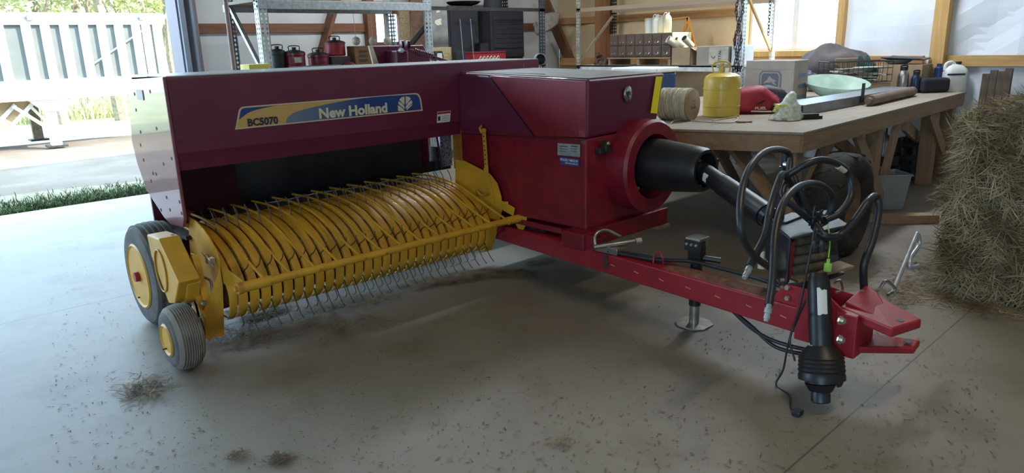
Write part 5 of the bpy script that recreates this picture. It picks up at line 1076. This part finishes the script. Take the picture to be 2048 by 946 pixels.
# sheets and panels beside the rack
def panel_item(x0, x1, y0, z0, z1, m, label, nm, cat, t=.05): return item(nm, MB().box(P(x0, 80, Y=y0).x, P(x1, 80, Y=y0).x, y0, y0+t, z0, z1), m, label, cat, bevel=.004)
spk = mat('speckled_cream', (.46, .38, .22), .7, 0, 0, 38, col2=(.30, .20, .10))
panel_item(803, 822, 9.25, 0, hz(12, P(810, 80, Y=9.25).x, 9.25), spk, 'narrow speckled cream board standing beside the small rear window', 'painted_board', 'board')
panel_item(826, 850, 9.30, 0, 2.6, mat('rusty_pink', (.30, .17, .11), .8, 0, 0, 16, col2=(.20, .12, .08)), 'rust-stained pinkish board standing behind the rack brace', 'rusty_board', 'board')
tn = panel_item(862, 897, 8.55, 1.66, 3.2, 'tin', 'grey tin sheet with two peeled white patches behind the rack upright', 'tin_sheet', 'sheet')
for px, py, s_ in ((876, 22, .030), (878, 44, .058)):
    q = P(px, py, Y=8.545); rnd = random.Random(px); MB().add([V(q.x + s_*(1+.35*math.sin(3*a+px))*math.cos(a), 8.546, q.z + s_*(1+.3*math.sin(2*a+1))*math.sin(a)) for a in [2*math.pi*k/22 for k in range(22)]], [tuple(range(22))]).build('peeled_patch', 'cream', tn)
panel_item(856, 902, 8.45, 1.445, 1.68, spk, 'speckled cream board below the grey tin sheet', 'painted_board', 'board')
# shelf rack with the black cabinets
R3 = thing('shelf_rack', (7.2, 8.6, 0), 'dark perforated rack carrying black cabinets in the barn corner', 'rack')
q = P(1090, 60, Y=8.25); x3 = q.x
upright(R3, x3, 8.25, -1, 1, 3.4, mat('dark_galv', (.06, .07, .09), .5, .3), w=.12); upright(R3, x3, 9.2, -1, -1, 3.4, 'darksteel', w=.1)
MB().box(5.75, x3, 8.25, 9.2, 1.40, 1.44).box(5.9, x3, 8.25, 8.29, 1.34, 1.44).build('shelf', spk, R3)
MB().box(5.9, x3, 8.25, 8.29, 2.18, 2.23).build('beam', 'darksteel', R3)
z3 = 1.44
def cab(x0, x1, y0, d, py, nm, lb):
    a, b = P(x0, 60, Y=y0), P(x1, 60, Y=y0); zt_ = hz(py, a.x, y0); o = thing(nm, ((a.x+b.x)/2, y0+d/2, z3), lb, 'cabinet'); return o, a.x, b.x, zt_
o, a, b_, zt_ = cab(897, 958, 8.75, .5, 14, 'smoker_cabinet', 'black upright smoker cabinet on the corner rack beside the grey tin sheet')
MB().box(a, b_, 8.75, 9.2, z3+.10, zt_).build('body', 'matteblack', o, bevel=.02); MB().box(a-.01, b_+.01, 8.73, 9.22, zt_, zt_+.02).build('lid', 'darksteel', o, bevel=.005)
MB().box(a+.03, b_-.03, 8.735, 8.75, z3+.15, zt_-.05).build('door', 'matteblack', o, bevel=.004); MB().tube([(b_-.07, 8.72, z3+.4), (b_-.07, 8.72, z3+.55)], .01, 8).build('handle', 'darksteel', o)
for x in (a+.04, b_-.04): MB().box(x-.02, x+.02, 8.78, 8.82, z3, z3+.10).build('leg', 'darksteel', o)
zs = zt_+.02
q = P(930, 5, Y=8.9); item('shallow_pan', MB().lathe((q.x, 8.95, zs), (0, 0, 1), [(0, .10), (.03, .22), (.07, .28), (.075, .27), (.04, .12)], 28), 'darksteel', 'dark shallow pan upside down on the black smoker cabinet', 'pan', smooth=40)
o, a, b_, zt_ = cab(982, 1048, 8.70, .45, 20, 'oven_cabinet', 'wide black ventilated cabinet nearer the corner on the dark rack')
MB().box(a, b_, 8.70, 9.15, z3+.05, zt_).build('body', 'matteblack', o, bevel=.015)
MB().box(a+.05, b_-.05, 8.685, 8.70, z3+.20, zt_-.10).build('door', 'matteblack', o, bevel=.004)
for k in range(6): MB().box(a+.08, b_-.08, 8.68, 8.685, z3+.28+.07*k, z3+.30+.07*k).build('vent_slat', 'darksteel', o)
MB().lathe((a+.25, 8.92, zt_), (0, 0, 1), [(0, .16), (.5, .10)], 20).build('flue', 'matteblack', o, smooth=30); MB().box(a, b_, 8.74, 9.1, z3, z3+.05).build('plinth', 'darksteel', o)
panel_item(960, 978, 9.0, z3, hz(10, P(969, 80, Y=9).x, 9.0), mat('dusty_duct', (.10, .08, .07), .8), 'dusty brown duct section between the two black cabinets', 'duct', 'duct', .12)
q = P(957, 98, Y=8.6); item('small_box', MB().box(P(962, 98, Y=8.5).x, P(978, 98, Y=8.5).x, 8.5, 8.65, z3, hz(86, q.x, 8.5)), 'black', 'small black box between the two cabinets on the dark rack', 'box', bevel=.01)
for k, (px, w_, tp_) in enumerate(((878, 24, 102), (921, 30, 100))):
    q = P(px, 118, Y=8.33); d = (q-EYE).dot(FW); hw = w_/2*d/FPX; zz = hz(tp_, q.x, 8.33)
    o = thing('truck_mirror', (q.x, 8.35, z3), ('black towing mirror with pale glass near the rack upright', 'black towing mirror seen from behind near the smoker cabinet')[k], 'mirror')
    MB().prism([(q.x-hw, 8.31, z3), (q.x+hw, 8.31, z3), (q.x+hw*.75, 8.31, zz-.02), (q.x+hw*.5, 8.31, zz), (q.x-hw*.5, 8.31, zz), (q.x-hw*.75, 8.31, zz-.02)], (0, .1, 0)).build('shell', 'black', o, bevel=.01)
    if k == 0: MB().prism([(q.x-hw*.7, 8.305, z3+.02), (q.x+hw*.6, 8.305, z3+.02), (q.x+hw*.45, 8.305, zz-.03), (q.x-hw*.5, 8.305, zz-.03)], (0, .004, 0)).build('glass', 'glass', o)
q0, q1 = P(946, 120, Y=8.32), P(1012, 120, Y=8.32); zz = hz(108, q0.x, 8.32)
tb = thing('toolbox', ((q0.x+q1.x)/2, 8.45, z3), 'red steel toolbox with yellow straps in front of the black cabinets', 'toolbox')
MB().box(q0.x, q1.x, 8.32, 8.58, z3, zz).build('box', 'brightred', tb, bevel=.008); MB().box(q0.x-.005, q1.x+.005, 8.315, 8.585, zz, zz+.03).build('lid', 'red', tb, bevel=.008)
rnd = random.Random(5); mb = MB()
for k in range(6): 
    a = V(q0.x+.1+.07*k, 8.30, z3+.04); mb.tube(catmull([a, a+V(.03, -.01, .05), a+V(.06, 0, .02), a+V(.02, -.01, .0)]), .008, 6)
item('ratchet_straps', mb, 'twine', 'tangle of tan straps hanging in front of the red toolbox', 'straps', smooth=50)
# canvas bag on the corner brace
q = P(1092, 50, Y=9.0); mb = blob((0, 0, 0), 1, 61, (.24, .12, .17), amp=.18, f=3); M4 = Matrix.Translation(q) @ Matrix.Rotation(AZR, 4, 'Z') @ Matrix.Rotation(-.5, 4, 'Y'); mb.v = [M4 @ v for v in mb.v]
o = item('canvas_bag', mb, 'cloth', 'limp beige canvas bag hanging from the slanted corner brace', 'bag', smooth=60)
# ---- long rack under the window wall
R2 = thing('long_rack', (9.45, 6.5, 0), 'perforated steel rack with a white-edged shelf along the window wall', 'rack')
yl, yr = 8.00, 5.06
upright(R2, 9.0, yl, 1, -1, 3.6, mat('cream_galv', (.42, .40, .34), .6, .2, .25, 12), w=.085); upright(R2, 9.93, yl, -1, -1, 3.6, 'darksteel', w=.085)
upright(R2, 9.0, yr, 1, 1, 3.6, w=.085); upright(R2, 9.93, yr, -1, 1, 3.6, mat('pale_galv', (.55, .55, .52), .6, .2), w=.085)
MB().bar((9.05, yl-.03, 1.40), (9.88, yl-.03, 2.10), .03, .035).build('brace', mat('tan_brace', (.35, .28, .2), .6), R2)
MB().bar((9.05, yr+.03, 2.32), (9.88, yr+.03, 1.48), .03, .035).build('brace', 'frame', R2); MB().bar((9.05, yr+.03, 1.10), (9.88, yr+.03, .55), .03, .035).build('brace', 'galv', R2)
MB().box(9.0, 9.93, yr, yl, 1.315, 1.335).box(9.0, 9.03, yr, yl, 1.255, 1.335).build('shelf', mat('white_shelf', (.60, .60, .58), .5, 0, .2, 9), R2)
MB().box(9.0, 9.03, yr, yl, 2.16, 2.22).box(9.9, 9.93, yr, yl, 2.16, 2.22).build('beam', mat('tan_beam', (.35, .25, .17), .6), R2)
MB().box(9.3, 9.93, yr, yl, .55, .58).box(9.0, 9.03, yr, yl, .53, .60).build('shelf', 'top', R2)
S2 = 1.335
pal = thing('pallet_stand', (9.35, 6.85, S2), 'low slatted timber stand under the brown drawer cabinet', 'stand')
MB().box(9.07, 9.62, 6.24, 7.42, S2+.095, S2+.115).build('deck', 'lumber_y', pal, bevel=.002)
for y in (6.26, 6.82, 7.38): MB().box(9.08, 9.6, y-.02, y+.02, S2, S2+.095).build('block', 'lumber', pal)
dc = thing('drawer_cabinet', (9.35, 6.82, S2+.115), 'brown parts cabinet with rows of small drawers and cream side on the rack', 'cabinet')
dz0, dz1 = S2+.115, 1.80
MB().box(9.11, 9.6, 6.235, 7.39, dz0, dz1).build('cabinet', mat('cream_cabinet', (.60, .56, .30), .55), dc, bevel=.004)
MB().box(9.10, 9.112, 6.24, 7.39, dz0+.002, dz1-.002).build('front_frame', 'drawer', dc)
for r_ in range(2):
    for k in range(7):
        y0 = 6.25+.162*k; z0 = dz0+.012+.163*r_; dr_ = MB().box(9.088, 9.10, y0+.004, y0+.156, z0+.004, z0+.157).build('drawer', 'drawer', dc, bevel=.003)
        MB().tube(catmull([(9.088, y0+.05, z0+.06), (9.075, y0+.055, z0+.035), (9.075, y0+.10, z0+.035), (9.088, y0+.105, z0+.06)]), .004, 6).build('handle', 'steel', dr_)
pz = dz1
q = P(1299, 60, X=9.3); pl_ = thing('white_pail', (9.3, q.y, pz), 'small white lidded pail on top of the drawer cabinet', 'pail')
MB().lathe((9.3, q.y, pz), (0, 0, 1), [(0, .065), (.19, .075)], 24).build('body', 'white', pl_, smooth=30); MB().lathe((9.3, q.y, pz+.19), (0, 0, 1), [(0, .08), (.03, .08)], 24).build('lid', 'cream', pl_, smooth=30)
for k, (px, py) in enumerate(((1313, 28), (1323, 30), (1334, 24))):
    q = P(px, 60, X=9.25+.03*k); jug(9.25+.03*k, q.y, pz, .12, .10, hz(py, 9.25, q.y)-pz, 'cream' if k else 'white', ('white jug beside the small pail on the drawer cabinet', 'middle cream jug of the three on the drawer cabinet', 'tallest cream jug, at the window end of the drawer cabinet')[k], 'jugs on the drawer cabinet')
cbx = thing('cardboard_box', (9.3, 6.06, S2), 'plain brown cardboard carton with white plastic pipes sticking out of it', 'box')
zt4 = 1.585; cw = MB(); x0, x1, y0, y1 = 9.08, 9.48, 5.90, 6.22
cw.box(x0, x1, y0, y0+.006, S2, zt4).box(x0, x1, y1-.006, y1, S2, zt4).box(x0, x0+.006, y0, y1, S2, zt4).box(x1-.006, x1, y0, y1, S2, zt4).box(x0, x1, y0, y1, S2, S2+.006)
cw.add([(x0, y0, zt4), (x1, y0, zt4), (x1, y0-.10, zt4-.06), (x0, y0-.10, zt4-.06)], [(0, 1, 2, 3)]); cw.build('carton', 'cardboard', cbx)
for k, (p0, p1, r) in enumerate((((1336, 78), (1362, 96), .052), ((1368, 76), (1384, 92), .045), ((1352, 78), (1366, 90), .035))):
    a = P(*p0, X=9.02+.08*k); b_ = P(*p1, X=9.2+.06*k); d = (b_-a).normalized()
    o = thing('plastic_pipe', (b_.x, b_.y, S2), ('widest white pipe elbow', 'white pipe end with black socket', 'narrow white pipe with black socket')[k] + ' standing in the open carton', 'pipe')
    MB().lathe(a, d, [(0, r), (.0, r*1.08), (.05, r*1.08), (.05, r), ((b_-a).length, r), ((b_-a).length, r*.85), (.01, r*.85)], 20, closed=True).build('tube', 'cream', o, smooth=30)
    if k: MB().lathe(a, d, [(.002, r*.86), (.01, r*.5), (.012, r*.2)], 18).build('socket', 'black', o, smooth=30)
lb_ = thing('cardboard_box', (9.3, 5.55, S2), 'grey-printed cardboard box with sideways lettering on the rack shelf', 'box')
MB().box(9.08, 9.5, 5.30, 5.80, S2, 1.595).build('carton', 'cardboard2', lb_, bevel=.005)
MB().add([(9.078, 5.30, S2+.02), (9.078, 5.60, S2+.02), (9.078, 5.60, 1.58), (9.078, 5.30, 1.58)], [(0, 1, 2, 3)]).build('label', 'paper', lb_)
text('lettering', 'ITTAL', lambda s, t: V(9.076, 5.47+.04*t, S2+.06+.15*s)-V(0, .06, 0), 'textdark', lb_, 0, 1, 0, 1, .02)
MB().tube([(9.076, 5.56, 1.46), (9.076, 5.53, 1.43), (9.076, 5.50, 1.46)], .006, 5).build('printed_mark', 'maroon', lb_)
item('paper_bundle', MB().box(9.12, 9.5, 5.15, 5.28, S2, 1.60), 'white', 'white wrapped bundle on the shelf beside the chain-hung upright', 'bundle', bevel=.012)
jsd = MB(); q = P(1375, 45, X=9.72); jsd.bar((9.72, q.y, 2.02), (9.72, q.y+.14, S2+.02), .03, .045).bar((9.72, q.y, 2.02), (9.72, q.y-.22, S2+.02), .03, .045).bar((9.72, q.y+.12, 1.6), (9.72, q.y-.14, 1.6), .03, .03).bar((9.72, q.y+.35, 2.0), (9.72, q.y, 2.02), .02, .02)
for v in jsd.v: v.z = max(v.z, S2)
item('orange_stand', jsd, mat('orange_paint', (.62, .26, .04), .5), 'orange tripod stand leaning on the wall behind the pipes', 'stand', bevel=.003)
mb = MB(); rnd = random.Random(77); q = P(1206, 118, X=9.2)
for k in range(9):
    a = V(9.2+rnd.uniform(-.06, .06), q.y+rnd.uniform(-.10, .10), S2+rnd.uniform(.02, .16)); mb.lathe(a, (rnd.uniform(-1, 1), rnd.uniform(-1, 1), rnd.uniform(-.3, 1)), [(-.04, .03), (.03, .035), (.05, .02)], 10)
mb.box(9.12, 9.3, q.y-.12, q.y+.12, S2, S2+.03)
item('old_motor', mb, mat('rusty_parts', (.10, .065, .045), .8, .2, .4, 20), 'rusty heap of engine parts at the corner end of the rack shelf', 'engine parts', smooth=40)
item('red_gloves', place(blob((0, 0, 0), 1, 71, (.05, .05, .09), amp=.3), (9.12, 5.19, 1.66), 0), 'brightred', 'small red rag on the white bundle beside the chains', 'rag', smooth=60)
def chain(px, y0, y1, X, label, sway=0.):
    a = P(px, y0, X=X); b_ = P(px, y1, X=X); n = int((a.z-b_.z)/.045); mb = MB()
    for k in range(n):
        c = a + V(0, sway*math.sin(k*.7)*.02, -.045*k); pts = []
        for j in range(13):
            t = 2*math.pi*j/12; u_ = V(0, 1, 0) if k % 2 else V(1, 0, 0); pts.append(c + u_*.017*math.cos(t) + V(0, 0, 1)*.031*math.sin(t))
        mb.tube(pts, .0065, 6, cap=False)
    return item('hanging_chain', mb, 'darksteel', label, 'chain', smooth=60)
chain(1476, 2, 166, 8.95, 'thick dark chain hanging down the rack upright nearest the yellow tank', 1)
chain(1484, 2, 150, 8.93, 'second chain strand hooked on the same rack upright', -1)
chain(1541, 0, 78, 9.80, 'thinner chain hanging in front of the big window')
# ---------------------------------------------------------------- hay
rnd = random.Random(99)
hx0, hx1, hy0, hy1, hh = 5.20, 6.9, -.75, 1.40, 1.22
nb = 30; mb = MB(); 
def hayface(f, n, m): rows = [[f(i/n, j/m) for j in range(m+1)] for i in range(n+1)]; mb.sheet(rows)
def rnd_box(p):
    c = V((hx0+hx1)/2, (hy0+hy1)/2, hh/2); h = V((hx1-hx0)/2, (hy1-hy0)/2, hh/2); r = .16
    q = p-c; i = V(*[max(-(h[k]-r), min(h[k]-r, q[k])) for k in range(3)]); d = q-i
    if d.length > 1e-6: d = d.normalized()*r
    o = c+i+d; nz = .02*math.sin(o.x*17+o.z*9)+.02*math.sin(o.y*13-o.z*15)+.012*math.sin(o.x*31+o.y*27)
    o2 = o + (d.normalized() if d.length > 1e-6 else V(0, 0, 1))*nz; o2.z = max(o2.z, .001); return o2
for f_ in (lambda a, b: V(hx0, hy0+(hy1-hy0)*b, hh*a), lambda a, b: V(hx1, hy0+(hy1-hy0)*b, hh*a), lambda a, b: V(hx0+(hx1-hx0)*b, hy1, hh*a), lambda a, b: V(hx0+(hx1-hx0)*b, hy0, hh*a), lambda a, b: V(hx0+(hx1-hx0)*b, hy0+(hy1-hy0)*a, hh), lambda a, b: V(hx0+(hx1-hx0)*b, hy0+(hy1-hy0)*a, 0)):
    hayface(lambda a, b: rnd_box(f_(a, b)), nb, nb)
HB = thing('hay_bale', (6.0, .3, 0), 'big shaggy square bale of dry hay on the concrete beside the bench end', 'hay bale')
mb.build('packed_hay', 'haybody', HB, smooth=60)
vs = []; fs = []
for i in range(38000):
    s_ = rnd.random()
    if s_ < .50: p = V(hx0, rnd.uniform(hy0, hy1), hh*rnd.random()); nrm = V(-1, 0, 0)
    elif s_ < .72: p = V(rnd.uniform(hx0, hx1), hy1, hh*rnd.random()); nrm = V(0, 1, 0)
    elif s_ < .95: p = V(rnd.uniform(hx0, hx1), rnd.uniform(hy0, hy1), hh); nrm = V(0, 0, 1)
    else: p = V(rnd.uniform(hx0, hx1), hy0, hh*rnd.random()); nrm = V(0, -1, 0)
    p = rnd_box(p); L_ = rnd.uniform(.04, .17)
    d = (V(rnd.gauss(0, 1), rnd.gauss(0, 1), rnd.gauss(-.25, .8))).normalized(); d = (d - nrm*d.dot(nrm)*.8 + nrm*rnd.uniform(0, .38)).normalized()
    sd_ = d.cross(V(rnd.uniform(-1, 1), rnd.uniform(-1, 1), rnd.uniform(-1, 1))).normalized()*rnd.uniform(.0014, .0040); p = p + nrm*rnd.uniform(-.01, .025)
    m_ = p + d*L_*.5 + V(0, 0, -.01); e_ = p + d*L_ + V(0, 0, -.03*rnd.random())
    if min(m_.z, e_.z, p.z) < .003: p.z = max(p.z, .004); m_.z = max(m_.z, .006); e_.z = max(e_.z, .004)
    k = len(vs); vs += [p-sd_, p+sd_, m_+sd_, m_-sd_, e_]; fs += [(k, k+1, k+2, k+3), (k+3, k+2, k+4)]
mbs = MB(); mbs.v = vs; mbs.f = fs
def fastbuild(mb, name, m, parent=None):
    me = bpy.data.meshes.new(name); org = WL[parent.name] if parent else V(0, 0, 0); me.from_pydata([q-org for q in mb.v], [], mb.f); me.materials.append(M[m]); o = bpy.data.objects.new(name, me); C.objects.link(o); o.parent = parent; WL[o.name] = org; return o
tag(fastbuild(mbs, 'loose_strands', 'hay', HB), kind='stuff')
# chaff swept about the floor
def strands(n, fn, L0, L1, w, name, m, label, lift=.012):
    vs = []; fs = []
    for i in range(n):
        x, y = fn(); L_ = rnd.uniform(L0, L1); a = rnd.uniform(0, 6.28); z = .002 + rnd.random()*lift; d = V(math.cos(a), math.sin(a), rnd.uniform(-.1, .1))
        p = V(x, y, z); e_ = p+d*L_; e_.z = max(.0015, e_.z); m_ = (p+e_)/2 + V(-d.y, d.x, 0)*rnd.uniform(-.2, .2)*L_ + V(0, 0, .002); s_ = V(-d.y, d.x, 0)*w*rnd.uniform(.5, 1.4); k = len(vs)
        vs += [p-s_, p+s_, m_+s_, m_-s_, e_]; fs += [(k, k+1, k+2, k+3), (k+3, k+2, k+4)]
    b = MB(); b.v = vs; b.f = fs; o = fastbuild(b, name, m); return tag(o, label, 'hay chaff', None, 'stuff')
segs = [((470, 690), (640, 640), .10, 3), ((620, 625), (800, 585), .10, 3), ((500, 640), (560, 620), .05, 2), ((820, 572), (960, 552), .06, 9), ((940, 548), (1055, 548), .045, 8), ((1060, 530), (1100, 520), .04, 1), ((640, 560), (900, 520), .16, 2), ((410, 690), (520, 660), .16, 1.5), ((640, 660), (760, 640), .12, 1)]
tw_ = sum(s[3] for s in segs)
def swath():
    r_ = rnd.random()*tw_
    for a, b, s, w_ in segs:
        r_ -= w_
        if r_ <= 0: break
    t = rnd.random(); q = P(a[0]+(b[0]-a[0])*t, a[1]+(b[1]-a[1])*t, Z=0); return q.x+rnd.gauss(0, s), q.y+rnd.gauss(0, s*.8)
strands(12000, swath, .01, .06, .0026, 'swept_chaff', 'chaff', 'swath of dark hay chaff on the floor under the pickup reel')
strands(260, lambda: (lambda q: (q.x+rnd.gauss(0, .06), q.y+rnd.gauss(0, .085)))(P(290, 782, Z=0)), .03, .11, .0026, 'hay_clump', 'chaff', 'loose clump of hay on the floor in front of the small gauge wheel', .03)
for (a, b), lb, n, s in (((562, 920), 'small hay tuft on bare floor near the lower edge of the view', 180, .022), ((478, 914), 'faint hay wisp on bare floor beside a small tuft', 70, .02), ((1124, 888), 'thin twiggy hay wisp on the open floor in front of the tongue', 40, .03)):
    strands(n, lambda: (lambda q: (q.x+rnd.gauss(0, s), q.y+rnd.gauss(0, s)))(P(a, b, Z=0)), .02, .06, .0018, 'hay_tuft', 'chaff', lb, .02)
def flecks():
    q = P(rnd.uniform(100, 2000), rnd.uniform(450, 945), Z=0); return q.x, q.y
strands(3600, flecks, .006, .03, .0024, 'chaff_flecks', 'chaff', 'small hay flecks scattered over the whole concrete floor', .004)
def nearbale():
    if rnd.random() < .6: return hx0-abs(rnd.gauss(0, .12)), rnd.uniform(hy0, hy1+.2)
    return rnd.gauss(5.6, .7), hy1+abs(rnd.gauss(0, .22))
strands(4200, nearbale, .03, .15, .002, 'bale_litter', 'hay', 'loose hay littering the floor around the foot of the bale', .012)
